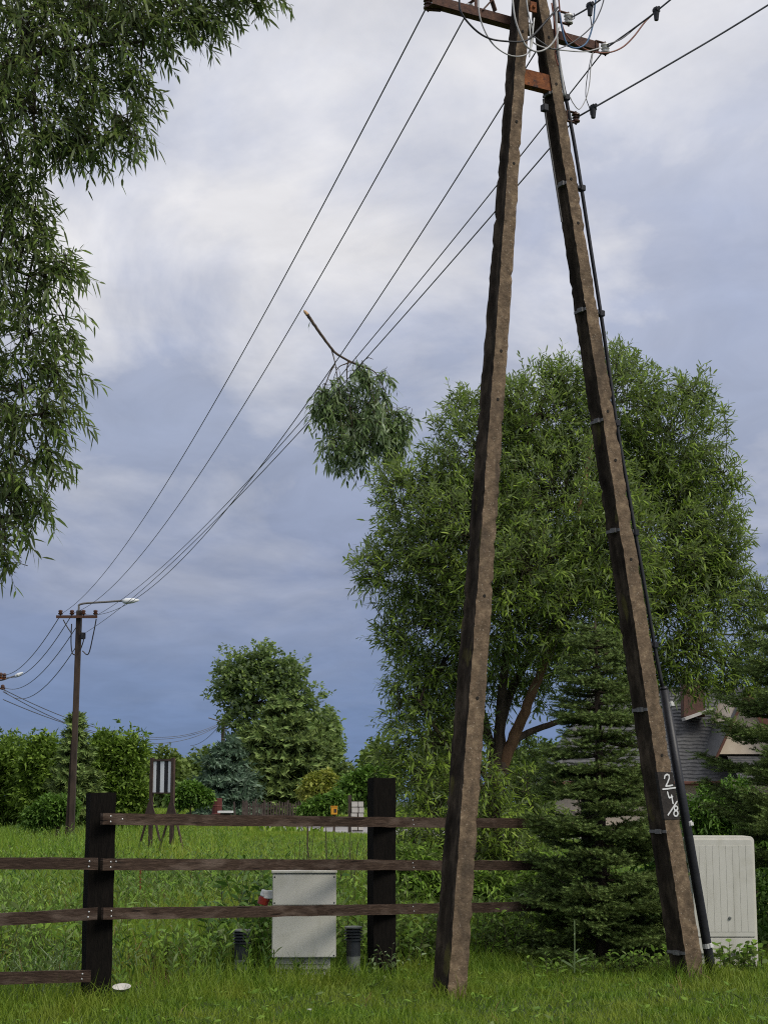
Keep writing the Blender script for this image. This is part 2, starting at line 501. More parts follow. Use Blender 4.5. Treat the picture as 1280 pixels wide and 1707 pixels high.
M['meadow'] = leafmat('meadow_blades', [(0.050, 0.10, 0.010), (0.095, 0.165, 0.016), (0.15, 0.225, 0.028)], trans=0.35, rough=0.5, patch=((0.20, 0.21, 0.035), 0.35, 0.6), gain=1.8)
M['weed'] = leafmat('weed_leaves', [(0.044, 0.085, 0.010), (0.080, 0.140, 0.017), (0.13, 0.20, 0.03)], under=(0.13, 0.17, 0.06), trans=0.3, rough=0.5, gain=2.0)
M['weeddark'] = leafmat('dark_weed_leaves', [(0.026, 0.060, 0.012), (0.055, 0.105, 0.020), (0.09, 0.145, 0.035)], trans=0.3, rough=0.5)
M['dry'] = leafmat('dry_stalks', [(0.16, 0.10, 0.04), (0.26, 0.17, 0.07), (0.34, 0.24, 0.11)], trans=0.2, rough=0.8, gain=1.0)
M['pale'] = leafmat('pale_grass_blades', [(0.10, 0.17, 0.06), (0.20, 0.28, 0.12), (0.30, 0.36, 0.22)], trans=0.25, rough=0.5, gain=1.0)
M['white_petal'] = leafmat('white_petals', [(0.6, 0.6, 0.55), (0.75, 0.75, 0.7)], trans=0.2, gain=1.0)

# ------------------------------------------------------------------ ground and road
def ground():
    m = MB()
    xs = [-2500, -600, -200, -80, -40, -20, -10, -5, 0, 5, 10, 20, 40, 80, 200, 600, 2500]
    ys = [-40, 0, 8, 12, 16, 20, 30, 45, 70, 110, 180, 300, 600, 1400, 3500]
    vs = [(x, y, 0.0) for y in ys for x in xs]
    k = len(xs)
    fs = [(j * k + i, j * k + i + 1, (j + 1) * k + i + 1, (j + 1) * k + i) for j in range(len(ys) - 1) for i in range(k - 1)]
    m.add(vs, fs)
    tag(m.build('ground', M['soil']), 'grassy ground reaching from the fence to the far trees', 'ground', kind='structure')
    road_c = [(40, 50), (18, 60), (4.5, 74), (-1.0, 88), (-6.5, 115), (-12, 165), (-22, 240), (-45, 420)]
    pts = crom([Vector((x, y, 0)) for x, y in road_c], 8)
    m = MB(); vs = []
    for i, p in enumerate(pts):
        t = (pts[min(i + 1, len(pts) - 1)] - pts[max(i - 1, 0)]).normalized()
        nrm = Vector((t.y, -t.x, 0))
        vs += [p - nrm * 3.2 + Vector((0, 0, 0.004)), p - nrm * 1.0 + Vector((0, 0, 0.02)), p + nrm * 1.0 + Vector((0, 0, 0.02)), p + nrm * 3.2 + Vector((0, 0, 0.004))]
    m.add(vs, [(4 * i + j, 4 * i + j + 1, 4 * i + 5 + j, 4 * i + 4 + j) for i in range(len(pts) - 1) for j in range(3)])
    tag(m.build('road', M['asphalt']), 'pale grey country road beyond the meadow', 'road', kind='structure')
    return np.array([[p.x, p.y] for p in pts])


ROAD = ground()


# ------------------------------------------------------------------ A-frame pole
FL = Vector((XU(748, 13.55, 0), 13.55, 0.0))
FR = Vector((XU(1147, 14.75, 0), 14.75, 0.0))
AD = (FR - FL); AD.z = 0; AD.normalize()
AN = Vector((AD.y, -AD.x, 0))          # faces the camera
TL = RP(868, 0, FL, AN)
TR = RP(897, 0, FL, AN)


def leg_axis(foot, top, z):
    return foot + (top - foot) * ((z - foot.z) / (top.z - foot.z))


POLE = empty('concrete_pole', (FL + FR) / 2, 'leaning two-legged brown concrete utility pole carrying the overhead wires', 'utility pole')
LEG_W = lambda z: 0.172 - 0.0078 * z        # along the frame (the pale face)
LEG_D = lambda z: 0.235 - 0.0125 * z        # across the frame (the dark channel face)
ZTOP = 8.95


def build_leg(foot, top, seed):
    r = random.Random(seed)
    n = 190
    zs = [(-0.25) + (ZTOP + 0.25) * i / (n - 1) for i in range(n)]
    m = MB(); vs = []
    d = (top - foot).normalized()
    for z in zs:
        c = leg_axis(foot, top, z)
        w, dp = LEG_W(z) / 2, LEG_D(z) / 2
        rec = 0.020
        fl = 0.042 - 0.001 * z
        prof = [(-w, -dp), (-w * .35, -dp), (w * .35, -dp), (w, -dp), (w, -dp + fl), (w - rec, -dp + fl + rec), (w - rec, dp - fl - rec), (w, dp - fl),
                (w, dp), (0, dp), (-w, dp), (-w, dp - fl), (-w + rec, dp - fl - rec), (-w + rec, -dp + fl + rec), (-w, -dp + fl)]
        for k, (a, b) in enumerate(prof):
            corner = k in (0, 3, 8, 10, 4, 14)
            j = 0.0045 if corner else 0.002
            ch = r.random()
            ex = (0.010 * r.random() if (corner and ch < 0.12) else 0)
            a2 = a + r.uniform(-j, j) - math.copysign(ex, a)
            b2 = b + r.uniform(-j, j) - math.copysign(ex, b)
            vs.append(c + AD * a2 - AN * b2)
    k = len(prof); fs = []
    for i in range(n - 1):
        for j in range(k):
            fs.append((i * k + j, i * k + (j + 1) % k, (i + 1) * k + (j + 1) % k, (i + 1) * k + j))
    fs.append(tuple(range(k))[::-1]); fs.append(tuple((n - 1) * k + j for j in range(k)))
    m.add(vs, fs)
    # channel sides carry the darker concrete
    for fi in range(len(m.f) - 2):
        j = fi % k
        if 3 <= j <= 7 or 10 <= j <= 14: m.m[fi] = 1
    leg = m.build('leg', [M['concrete'], M['darkconcrete']], POLE)
    # bolt holes on the pale face: dark discs with the hole's shade as colour
    for z in [1.9 + 0.42 * q for q in range(17)]:
        z += r.uniform(-.02, .02)
        if r.random() < (0.75 if z < 4.5 else 0.35): continue
        c = leg_axis(foot, top, z) + AN * (LEG_D(z) / 2 + 0.0025)
        h = MB()
        h.lathe(c, [(0.0145, -0.012), (0.0145, 0.0), (0.012, 0.0012), (0.002, 0.0008)], axis=AN, n=12)
        h.build('bolt_hole', M['hole'], leg)
    return leg


LEG_L = build_leg(FL, TL, 3)
LEG_R = build_leg(FR, TR, 5)


def face_pt(foot, top, u, v, off=0.0):
    """pixel ray meets the pale face of a leg"""
    z = 3.0
    for _ in range(6):
        c = leg_axis(foot, top, z) + AN * (LEG_D(z) / 2 + off)
        p = RP(u, v, c, AN); z = p.z
    return p


def aplane(u, v, off=0.0):
    return RP(u, v, FL + AN * off, AN)


def ribbon(m, pts, w, n):
    pts = [Vector(p) for p in pts]
    for a, b in zip(pts[:-1], pts[1:]):
        d = (b - a).normalized(); s = d.cross(n).normalized() * w
        m.add([a - s, b - s, b + s, a + s, a - s + n * .0015, b - s + n * .0015, b + s + n * .0015, a + s + n * .0015],
              [(4, 5, 6, 7), (0, 1, 5, 4), (1, 2, 6, 5), (2, 3, 7, 6), (3, 0, 4, 7)])
    t = Vector((0, 0, 1)); x = n.cross(t).normalized(); y = n.cross(x)
    for p in pts:
        k = 10
        m.add([p + n * .0018 + (x * math.cos(6.283 * i / k) + y * math.sin(6.283 * i / k)) * w for i in range(k)], [tuple(range(k))])


def pole_details():
    # painted number patch
    z0, z1 = face_pt(FR, TR, 1120, 1366).z, face_pt(FR, TR, 1108, 1287).z
    m = MB(); vs = []
    k = 12
    for i in range(k):
        z = z0 + (z1 - z0) * i / (k - 1)
        c = leg_axis(FR, TR, z) + AN * (LEG_D(z) / 2 + 0.0045)
        w = LEG_W(z) / 2 + 0.0035
        vs += [c - AD * w - AN * .035, c - AD * w, c + AD * w, c + AD * w - AN * .03]
    m.add(vs, [(4 * i + j, 4 * i + j + 1, 4 * i + 5 + j, 4 * i + 4 + j) for i in range(k - 1) for j in range(3)])
    patch = m.build('number_patch', M['blackpaint'], POLE)
    patch['label'] = 'black painted band carrying the white number'

    def C(x, y): return face_pt(FR, TR, 1020 + x / 4.615, 1050 + y / 4.615, 0.0075)
    strokes = {
        'numeral': [[(400, 1142), (404, 1122), (420, 1111), (436, 1118), (437, 1142), (424, 1175), (411, 1202), (436, 1200), (462, 1195)]],
        'underline': [[(388, 1226), (435, 1221), (483, 1214)]],
        'numeral_four': [[(424, 1248), (430, 1272), (437, 1292), (462, 1284)], [(455, 1272), (460, 1304), (466, 1335)]],
        'slash': [[(428, 1424), (462, 1374), (497, 1320)]],
        'numeral_eight': [[(488 + 13 * math.sin(a), 1372 - 17 * math.cos(a)) for a in np.linspace(0, 6.283, 13)],
                          [(488 + 16 * math.sin(a), 1412 - 21 * math.cos(a)) for a in np.linspace(0, 6.283, 13)]],
    }
    for nm, st in strokes.items():
        m = MB()
        for s_ in st: ribbon(m, [C(*p) for p in s_], 0.0065, AN)
        m.build(nm, M['whitepaint'], patch)
    # rusty brace between the legs
    a, b = aplane(862, 132), aplane(922, 146)
    zc = aplane(890, 137).z
    a.z = b.z = zc
    m = MB()
    m.box((a + b) / 2 + AN * 0.055, ((b - a).length, 0.008, 0.15), AD, AN, (0, 0, 1))
    m.box((a + b) / 2 + AN * 0.015 + Vector((0, 0, -0.072)), ((b - a).length, 0.075, 0.008), AD, AN, (0, 0, 1))
    m.box((a + b) / 2 + AN * 0.015 + Vector((0, 0, 0.072)), ((b - a).length, 0.075, 0.008), AD, AN, (0, 0, 1))
    m.build('brace', M['rust'], POLE, bevel=0.002).__setitem__('label', 'orange rusty steel channel between the legs')
    # crossarm in two lengths
    c0 = aplane(722, -3, -.12); zc = c0.z
    apex = (leg_axis(FL, TL, zc) + leg_axis(FR, TR, zc)) / 2
    apex = apex - AN * .0
    cl = apex - AD * ((apex - c0).dot(AD))
    cr = aplane(1000, 66, -.12); cr = cr + AN * .12; cr = Vector((cr.x, cr.y, zc - 0.02))
    for p0, p1 in ((cl, apex), (apex, cr)):
        m = MB(); L = (p1 - p0).length
        o = AN * -0.14
        m.box((p0 + p1) / 2 + o, (L, 0.008, 0.085), AD, AN, (0, 0, 1))
        m.box((p0 + p1) / 2 + o - AN * 0.045 + Vector((0, 0, -0.0385)), (L, 0.08, 0.008), AD, AN, (0, 0, 1))
        m.build('crossarm', M['rustdark'], POLE, bevel=0.002)
    o = AN * -0.14
    out = {}
    # shackle insulators: spool between steel straps
    def shackle(p, direc, nm='insulator', mat='porcelain', sc=1.0):
        ax = Vector((0, 0, 1))
        m = MB()
        m.lathe(p, [(0.020 * sc, -0.045 * sc), (0.040 * sc, -0.042 * sc), (0.042 * sc, -0.028 * sc), (0.024 * sc, -0.018 * sc), (0.024 * sc, -0.006 * sc), (0.040 * sc, 0.0), (0.024 * sc, 0.006 * sc), (0.024 * sc, 0.018 * sc), (0.042 * sc, 0.028 * sc), (0.040 * sc, 0.042 * sc), (0.02 * sc, 0.045 * sc)], ax, 14)
        ins = m.build(nm, M[mat], POLE, smooth=False)
        m = MB(); d = Vector(direc).normalized()
        q = p - d * 0.10 * sc
        m.box((p + q) / 2 + ax * .053 * sc, (0.13 * sc, 0.03, 0.008), d, ax.cross(d), ax)
        m.box((p + q) / 2 - ax * .053 * sc, (0.13 * sc, 0.03, 0.008), d, ax.cross(d), ax)
        m.box(q - d * .012, (0.008, 0.03, 0.106 * sc), d, ax.cross(d), ax)
        m.tube([p - ax * .07 * sc, p + ax * .07 * sc], 0.008, 8)
        m.build('strap', M['rustdark'], ins)
        return p
    out['L1'] = shackle(cl + AD * 0.02 - AN * 0.24, -AD + AN * -0.4, mat='brownporc')
    out['L2'] = shackle(cl + AD * 0.46 - AN * 0.26 + Vector((0, 0, 0.07)), -AN)
    out['R1'] = shackle(cr + AD * 0.07 - AN * 0.14, AD * 1.0)
    out['R2'] = shackle(aplane(947, 32, -.02), AD)
    # short strut above the crossarm
    m = MB()
    m.bar(cl + AD * 0.66 + o + Vector((0, 0, 0.05)), cl + AD * 0.52 + o + Vector((0, 0, 0.42)), 0.05, 0.01)
    m.bar(cl + AD * 0.52 + o + Vector((0, 0, 0.02)), cl + AD * 0.85 + o + Vector((0, 0, 0.42)), 0.04, 0.01)
    m.build('strut', M['rustdark'], POLE)
    # clamp plate between legs
    m = MB(); pc = aplane(888, 12, 0.09)
    m.box(pc, (0.07, 0.02, 0.10), AD, AN, (0, 0, 1)); m.tube([pc, pc + AN * .03], 0.016, 8)
    m.build('clamp_plate', M['rust'], POLE, bevel=0.003)
    # low shackle on the right leg
    pl = aplane(957, 198, 0.0)
    out['R3'] = shackle(pl + AN * 0.02, AD, mat='brownporc', sc=0.9)
    # bracket on the inner edge of the right leg
    m = MB(); pb = aplane(907, 180, 0.02); m.box(pb, (0.05, 0.06, 0.06), AD, AN, (0, 0, 1)); m.build('bracket', M['black'], POLE, bevel=0.004)
    # black cable running down the right leg
    cab = [(922, -40), (926, 60), (934, 120), (943, 165), (957, 240), (969, 315), (985, 420), (1001, 523), (1015, 620), (1027, 706), (1043, 800), (1058, 888), (1075, 985), (1090, 1075), (1104, 1148)]
    m = MB(); m.tube(crom([aplane(u, v, 0.02) for u, v in cab], 4), 0.017, 8)
    m.build('down_cable', M['cable'], POLE, smooth=True).__setitem__('label', 'thin black cable clipped down the outer edge')
    m = MB(); m.tube(crom([aplane(u, v, 0.0) for u, v in ((905, 165), (915, 235), (925, 300), (936, 370))], 5), 0.008, 6)
    m.build('earth_strip', M['galv'], POLE)
    m = MB(); m.tube(crom([aplane(u, v, 0.055) for u, v in ((920, -30), (926, 20), (928, 70), (936, 130), (941, 160))], 5), 0.013, 8)
    m.build('down_cable', M['wirelight'], POLE, smooth=True)
    # conduit: lower black pipe
    m = MB()
    pp = [aplane(1106, 1150, 0.02), aplane(1143, 1372, 0.02), aplane(1182, 1600, 0.02)]
    pp.append(pp[-1] + (pp[-1] - pp[-2]).normalized() * 0.12)
    m.tube([pp[0] + (pp[0] - pp[1]).normalized() * .03, pp[0]], [0.028, 0.041], 12)
    m.tube(pp, 0.041, 14)
    pipe = m.build('conduit', M['black'], POLE, smooth=True)
    pipe['label'] = 'thick black plastic conduit guarding the cable'
    for u, v in ((1113, 1174), (1145, 1373), (1178, 1576)):
        p = aplane(u, v, 0.02); d = (pp[2] - pp[0]).normalized()
        m = MB(); m.tube([p - d * .020, p + d * .020], 0.0435, 14)
        m.box(p + AN * .044 + AD * .01, (.034, .012, .03), AD, AN, d)
        m.build('strap', M['porcelain'], pipe)
    # clips that hold the cable and the bands round the leg
    for u, v, band in ((943, 163, 1), (969, 314, 1), (1001, 523, 1), (1027, 706, 1), (1058, 888, 1), (1090, 1075, 0)):
        p = aplane(u, v, 0.02)
        m = MB(); m.box(p, (0.055, 0.06, 0.055), AD, AN, (0, 0, 1)); m.box(p - AD * .045, (.05, .04, .03), AD, AN, (0, 0, 1))
        cl_ = m.build('cable_clip', M['black'], POLE, bevel=0.006)
        if band: steel_band(p.z)
    for v in (1184, 1386, 1590):
        steel_band(aplane(1085, v).z)
    return out, apex, cl, cr, zc


def steel_band(z):
    c = leg_axis(FR, TR, z); w, d = LEG_W(z) / 2 + .003, LEG_D(z) / 2 + .003
    m = MB()
    t = 0.004; h = 0.026
    m.box(c - AD * (w + .001), (t, 2 * d, h), AD, AN, (0, 0, 1))
    m.box(c + AD * (w + .001), (t, 2 * d, h), AD, AN, (0, 0, 1))
    m.box(c - AD * (w + .012) + AN * .02, (.022, .07, h * 1.5), AD, AN, (0, 0, 1))
    m.build('steel_band', M['galv'], POLE)


INS, APEX, CL, CR, ZC = pole_details()


# ------------------------------------------------------------------ overhead wires
def wire_pts(a, b, sag, n=40):
    return [a + (b - a) * t - Vector((0, 0, 4 * sag * t * (1 - t))) for t in np.linspace(0, 1, n)]


def proj(p):
    d = p - Vector((0, 0, EYE))
    zc = d.y * CT + d.z * ST; yc = -d.y * ST + d.z * CT
    return 640 + F * d.x / zc, 853.5 - F * yc / zc


def fit_sag(a, b, um, vm):
    """sag so that the wire passes height vm at column um"""
    best = None
    for s in np.linspace(0, 4, 161):
        pts = [proj(p) for p in wire_pts(a, b, s, 60)]
        us = np.array([p[0] for p in pts]); vs_ = np.array([p[1] for p in pts])
        i = np.argsort(us)
        v = np.interp(um, us[i], vs_[i])
        if best is None or abs(v - vm) < best[0]: best = (abs(v - vm), s)
    return best[1]


DP = 56.0      # depth of the second pole
FARX = XU(126, DP, 4)
far_ends = [P(103, 1023, DP), P(122, 1022, DP), P(141, 1024, DP), P(161, 1026, DP), P(141, 1056, DP)]
near_ends = [INS['L1'], INS['L2'], aplane(893, 86, -0.1), INS['R1'], INS['R3']]
mids = [(380, 632), (380, 718), (450, 757), (450, 762), (450, 774)]
wlab = ['uppermost overhead wire from the outer tip of the crossarm', 'second overhead wire from the inner crossarm insulator',
        'third overhead wire passing behind the brace into the hanging branch',
        'fourth overhead wire leaving the arm right of both legs', 'lowest overhead wire leaving the low shackle on the clipped leg']
WIRES = []
for a, b, (um, vm), lb in zip(near_ends, far_ends, mids, wlab):
    s = fit_sag(a, b, um, vm)
    pts = wire_pts(a, b, s, 48)
    m = MB(); m.tube(pts, 0.0072, 6)
    o = m.build('overhead_wire', M['wire'], None, smooth=True)
    tag(o, lb, 'wire', 'wires between the two poles')
    WIRES.append(pts)


def wire(pix, label, r=0.008, mat='wire', group=None, pts=None, clamps=()):
    m = MB(); m.tube(crom(pts, 6), r, 6)
    o = m.build('overhead_wire', M[mat], None, smooth=True)
    tag(o, label, 'wire', group)
    for p, d in clamps:
        m = MB()
        d = Vector(d).normalized()
        m.tube([p - d * .03, p + d * .02], [0.028, 0.034], 10)
        m.tube([p + Vector((0, 0, 0.02)), p - Vector((0.004, 0, 0.10))], [0.032, 0.020], 10)
        m.tube([p + Vector((0.03, 0, 0.03)), p + Vector((-0.03, 0, -0.02))], 0.017, 8)
        m.build('tension_clamp', M['black'], o, bevel=0.003)
    return o


gR = 'wires leaving toward the road side'
# right-hand span: same height, coming closer
def rightwire(p0, u1, v1, Y1, label, cl_uv=None, ext=2.2):
    p1 = P(u1, v1, Y1)
    p2 = p0 + (p1 - p0) * ext + Vector((0, 0, 0.10))
    cls = []
    if cl_uv:
        t = (cl_uv[0] - proj(p0)[0]) / (u1 - proj(p0)[0])
        q = p0 + (p1 - p0) * (t * .98)
        cls = [(q, p1 - p0)]
    return wire(None, label, 0.0085, 'wire', gR, [p0, p0 + (p1 - p0) * .5 - Vector((0, 0, .012)), p1, p2], cls)


rightwire(INS['R3'], 1280, 8, 13.7, 'long wire rising from the low shackle to the upper edge with a hanging clamp', (990, 178))
rightwire(INS['R1'], 1120, -3, 14.1, 'wire from the arm tip carrying a black clamp near the upper edge', (1096, 12), 3.0)
rightwire(INS['R2'], 1010, -8, 14.1, 'short steep wire above the arm with a round black clamp', (984, 5), 3.0)


def jumper(pix, mat, r=0.008, off=0.1):
    m = MB()
    offs = off if isinstance(off, (list, tuple)) else [off] * len(pix)
    m.tube(crom([aplane(u, v, o_) for (u, v), o_ in zip(pix, offs)], 6), r * .82, 6)
    m.build('jumper_cable', M[mat], POLE, smooth=True)


jumper([(765, -8), (768, 20), (790, 48), (815, 64), (845, 69), (870, 69), (885, 62), (910, 35), (930, 12)], 'cable', 0.011, 0.18)
jumper([(797, -5), (800, 30), (815, 65), (835, 85), (858, 94), (880, 88), (888, 60), (880, 20), (876, -10)], 'wirelight', 0.008, 0.16)
jumper([(853, -10), (858, 30), (868, 60), (878, 78), (895, 86), (912, 80), (925, 65), (932, 45)], 'wirelight', 0.010, 0.18)
jumper([(884, 62), (890, 72), (910, 80), (940, 84), (975, 86), (1000, 80)], 'wirelight', 0.008, 0.16)
jumper([(886, 58), (905, 72), (925, 82), (955, 70), (985, 45), (1000, 18), (1008, -8)], 'wire', 0.007, 0.17)
jumper([(932, 20), (938, 55), (946, 75), (962, 80), (978, 70), (988, 40), (991, 10), (994, -10)], 'wireblue', 0.010, 0.15)
jumper([(930, -10), (936, 40), (950, 66), (980, 84), (1010, 88), (1035, 80), (1055, 62), (1075, 36), (1092, 20)], 'wirered', 0.009, 0.14)
jumper([(1012, 74), (1035, 65), (1060, 45), (1090, 22)], 'wire', 0.008, 0.12)
jumper([(988, 86), (984, 115), (982, 140), (976, 165), (965, 182), (955, 172), (950, 162)], 'wirelight', 0.006, 0.06)
jumper([(986, 90), (978, 130), (976, 160), (982, 180), (984, 192)], 'wire', 0.005, 0.06)
jumper([(882, 40), (884, 70), (882, 95), (886, 70), (890, 30)], 'porcelain', 0.007, 0.17)
jumper([(982, 12), (984, 30), (986, 45)], 'wire', 0.006, 0.12)
jumper([(945, 28), (950, 33), (957, 30), (956, 22)], 'wire', 0.006, 0.12)
jumper([(919, 5), (924, 40), (926, 62), (925, 90), (930, 110)], 'wirered', 0.008, 0.14)


# ------------------------------------------------------------------ rail fence
PA = Vector((XU(164, 13.1, .7), 13.1, 0)); PB = Vector((XU(636, 15.1, .7), 15.1, 0))
FD = (PB - PA); FD.normalize(); FN = Vector((FD.y, -FD.x, 0))
if FN.y > 0: FN = -FN
PC = PB + (PB - PA) * 0.98
FENCE = empty('rail_fence', PA, 'dark brown rail fence with black sleeper posts around the meadow', 'fence')


def fence():
    specs = [(PA, 1322, 0.20), (PB, 1297, 0.215), (PC, 1320, 0.20)]
    for p, vt, w in specs:
        top = P(640, vt, p.y).z
        m = MB(); r = random.Random(int(p.y * 100))
        n = 16; vs = []
        ax, ay = Vector((math.cos(.44), math.sin(.44), 0)), Vector((-math.sin(.44), math.cos(.44), 0))
        for i in range(n):
            z = -0.2 + (top + 0.2) * i / (n - 1)
            for a, b in ((-1, -1), (-.33, -1), (.33, -1), (1, -1), (1, 1), (-1, 1)):
                vs.append(p + ax * (a * w / 2 + r.uniform(-.003, .003)) + ay * (b * 0.065 + r.uniform(-.004, .004)) + Vector((0, 0, z + (r.uniform(-.006, .006) if i == n - 1 else 0))))
        fs = [(i * 6 + j, i * 6 + (j + 1) % 6, (i + 1) * 6 + (j + 1) % 6, (i + 1) * 6 + j) for i in range(n - 1) for j in range(6)]
        fs += [tuple(range(6))[::-1], tuple((n - 1) * 6 + j for j in range(6))]
        m.add(vs, fs)
        m.build('post', M['post'], FENCE)

    def rail(u0, v0, Y0, u1, v1, Y1, screws, h=0.088):
        a, b = P(u0, v0, Y0), P(u1, v1, Y1)
        m = MB(); r = random.Random(int(u0 * 7 + v0))
        d = (b - a); L = d.length; d.normalize()
        nn = Vector((d.y, -d.x, 0)).normalized()
        if nn.y > 0: nn = -nn
        up = Vector((0, 0, 1))
        n = max(6, int(L / 0.12)); vs = []
        bow = r.uniform(-.012, .012)
        for i in range(n + 1):
            t = i / n; c = a + (b - a) * t + up * (bow * 4 * t * (1 - t))
            e = [r.uniform(-.0025, .0025) for _ in range(4)]
            vs += [c + up * (h / 2 + e[0]) + nn * .016, c - up * (h / 2 + e[1]) + nn * .016, c - up * (h / 2 + e[1]) - nn * .016, c + up * (h / 2 + e[0]) - nn * .016]
        fs = [(4 * i + j, 4 * i + (j + 1) % 4, 4 * i + 4 + (j + 1) % 4, 4 * i + 4 + j) for i in range(n) for j in range(4)]
        fs += [(0, 1, 2, 3), (4 * n + 3, 4 * n + 2, 4 * n + 1, 4 * n)]
        m.add(vs, fs)
        o = m.build('rail', M['rail'], FENCE)
        for t, dz in screws:
            c = a + (b - a) * t + nn * .017 + up * (dz + bow * 4 * t * (1 - t))
            s = MB(); s.lathe(c, [(0.0065, -.004), (0.0065, .0015), (0.003, .003)], nn, 10)
            s.build('screw', M['screw'], o)

    def YF(u):
        k = (u - 640) / F
        t = (k * PA.y * 1.0 - PA.x) / ((PB.x - PA.x) - k * (PB.y - PA.y))
        return PA.y + (PB.y - PA.y) * t - 0.142

    uR = 1000
    YA, YB, YC = YF(164), YF(636), YF(uR)
    sc = [(0.012, .02), (0.012, -.02), (0.555, .02), (0.557, -.02)]
    rail(170, 1365, YF(172), uR, 1373, YC, sc + [(0.03, .0)])
    rail(170, 1441, YF(172), uR, 1444, YC, sc + [(0.02, .022)])
    rail(171, 1523, YF(172), uR, 1508, YC, sc)
    ls = [(0.97, .018), (0.968, -.02)]
    YL = YA - 0.35
    rail(-330, 1443, YL, 164, 1440, YA - .005, ls)
    rail(-330, 1545, YL, 163, 1523, YA - .005, ls)
    rail(-330, 1640, YL, 152, 1627, YA - .005, ls)


fence()


# ------------------------------------------------------------------ electrical cabinets and small garden things
def meter_box():
    Y = 14.78
    gx = XU(507, Y, .4)
    t = empty('meter_cabinet', (gx, Y, 0), 'small cream electrical meter cabinet on a plinth behind the fence', 'cabinet')
    k = pxm(Y, .8)
    ax = Vector((math.cos(.07), math.sin(.07), 0)); ay = Vector((-ax.y, ax.x, 0))
    c = Vector((gx, Y, 0))
    zt, zb = P(506, 1455, Y).z, P(506, 1597, Y).z
    w = 106 / k; wb = 90 / k; d = 0.26
    def bx(name, mat, x, y, z, sx, sy, sz, bev=0.004, par=t):
        m = MB(); m.box(c + ax * x + ay * y + Vector((0, 0, z)), (sx, sy, sz), ax, ay); return m.build(name, M[mat], par, bevel=bev)
    bx('body', 'boxplastic', 0, d / 2 + .018, (zt + zb) / 2, w * .985, d, zt - zb - .008)
    zs = P(506, 1509, Y).z
    bx('door', 'boxplastic', 0, 0.006, (zt + zs) / 2 - .006, w, .022, zt - zs - .012, .006)
    bx('door', 'boxplastic', 0, 0.006, (zs + zb) / 2, w, .022, zs - zb - .008, .006)
    bx('lid', 'boxplastic', 0, d / 2 + .01, zt + .008, w * 1.03, d + .05, .022, .005)
    bx('plinth', 'plinth', -.005, d / 2 + .03, zb / 2 - .05, wb, d * .8, zb + .1, .004)
    for q in range(3):
        bx('plinth_groove', 'paleblock', -.005, .045, zb * (.25 + .25 * q), wb * .94, .01, .008, 0)
    for sx in (-1, 1):
        for z in (zt - .035, zs + .02, zs - .02, zb + .02):
            m = MB(); m.lathe(c + ax * (sx * (w / 2 - .018)) - ay * .004 + Vector((0, 0, z)), [(.007, -.003), (.007, .003), (.003, .004)], -ay, 8)
            m.build('screw', M['lampdark'], t)
    # industrial socket on the left side
    sp = c - ax * (w / 2 + .035) + ay * .09 + Vector((0, 0, P(444, 1498, Y).z))
    m = MB(); m.box(sp + Vector((0, 0, .03)), (.085, .09, .07), ax, ay); m.tube([sp + Vector((-.01, 0, .06)), sp + Vector((-.03, 0, .01))], [.05, .047], 14)
    s = m.build('power_socket', M['porcelain'], t, bevel=.006)
    m = MB(); m.tube([sp + Vector((-.031, 0, .008)), sp + Vector((-.05, 0, -.055))], [.050, .046], 14); m.build('socket_cover', M['red'], s, bevel=.004)


meter_box()


def street_cabinet():
    Y = 15.85
    t = empty('street_cabinet', (XU(1206, Y, .5), Y, 0), 'tall cream street cabinet with ribbed front beside the clipped pole leg', 'cabinet')
    u0, u1 = 1149, 1259
    x0, x1 = XU(u0, Y, .9), XU(u1, Y, .9)
    zt, zb, zp = P(1200, 1394, Y).z, 0.06, P(1200, 1562, Y).z
    w = x1 - x0; cx = (x0 + x1) / 2; D = .34
    def prism(name, mat, yc, d, xa, xb, za, zb_, r, bev=.004, ribs=False):
        m = MB(); pr = [(xa, za), (xb, za)]
        for k in range(6):
            a = k / 5 * math.pi / 2; pr.append((xb - r + r * math.cos(a), zb_ - r + r * math.sin(a)))
        for k in range(6):
            a = math.pi / 2 + k / 5 * math.pi / 2; pr.append((xa + r + r * math.cos(a), zb_ - r + r * math.sin(a)))
        n = len(pr)
        m.add([(x, yc - d / 2, z) for x, z in pr] + [(x, yc + d / 2, z) for x, z in pr],
              [tuple(range(n)), tuple(range(n, 2 * n))[::-1]] + [(i, (i + 1) % n, n + (i + 1) % n, n + i) for i in range(n)])
        return m.build(name, M[mat], t, bevel=bev)
    prism('body', 'boxplastic', Y + .03 + D / 2, D, x0, x1, zb, zt, .045, .006)
    m = MB(); m.box((cx, Y + D / 2 + .01, .06), (w * .96, D * .9, .28)); m.build('plinth', M['plinth'], t, bevel=.005)
    door = prism('door', 'boxplastic', Y + .018, .024, x0 + .022, x1 - .022, zp, zt - .03, .03, .004)
    prism('lower_panel', 'boxplastic', Y + .018, .022, x0 + .022, x1 - .022, zb + .07, zp - .008, .004, .003)
    n = 9
    for i in range(n):
        x = x0 + .06 + (w - .12) * i / (n - 1)
        m = MB(); m.box((x, Y + .0052, (zp + zt) / 2 - .02), (.0575, .0024, zt - zp - .13)); m.build('rib', M['boxplastic'], door, bevel=.0008)
    m = MB(); m.lathe((cx + .05, Y + .006, zp + .17), [(.014, 0), (.014, .012), (.006, .014)], (0, -1, 0), 12); m.build('lock', M['lampgrey'], door)


street_cabinet()


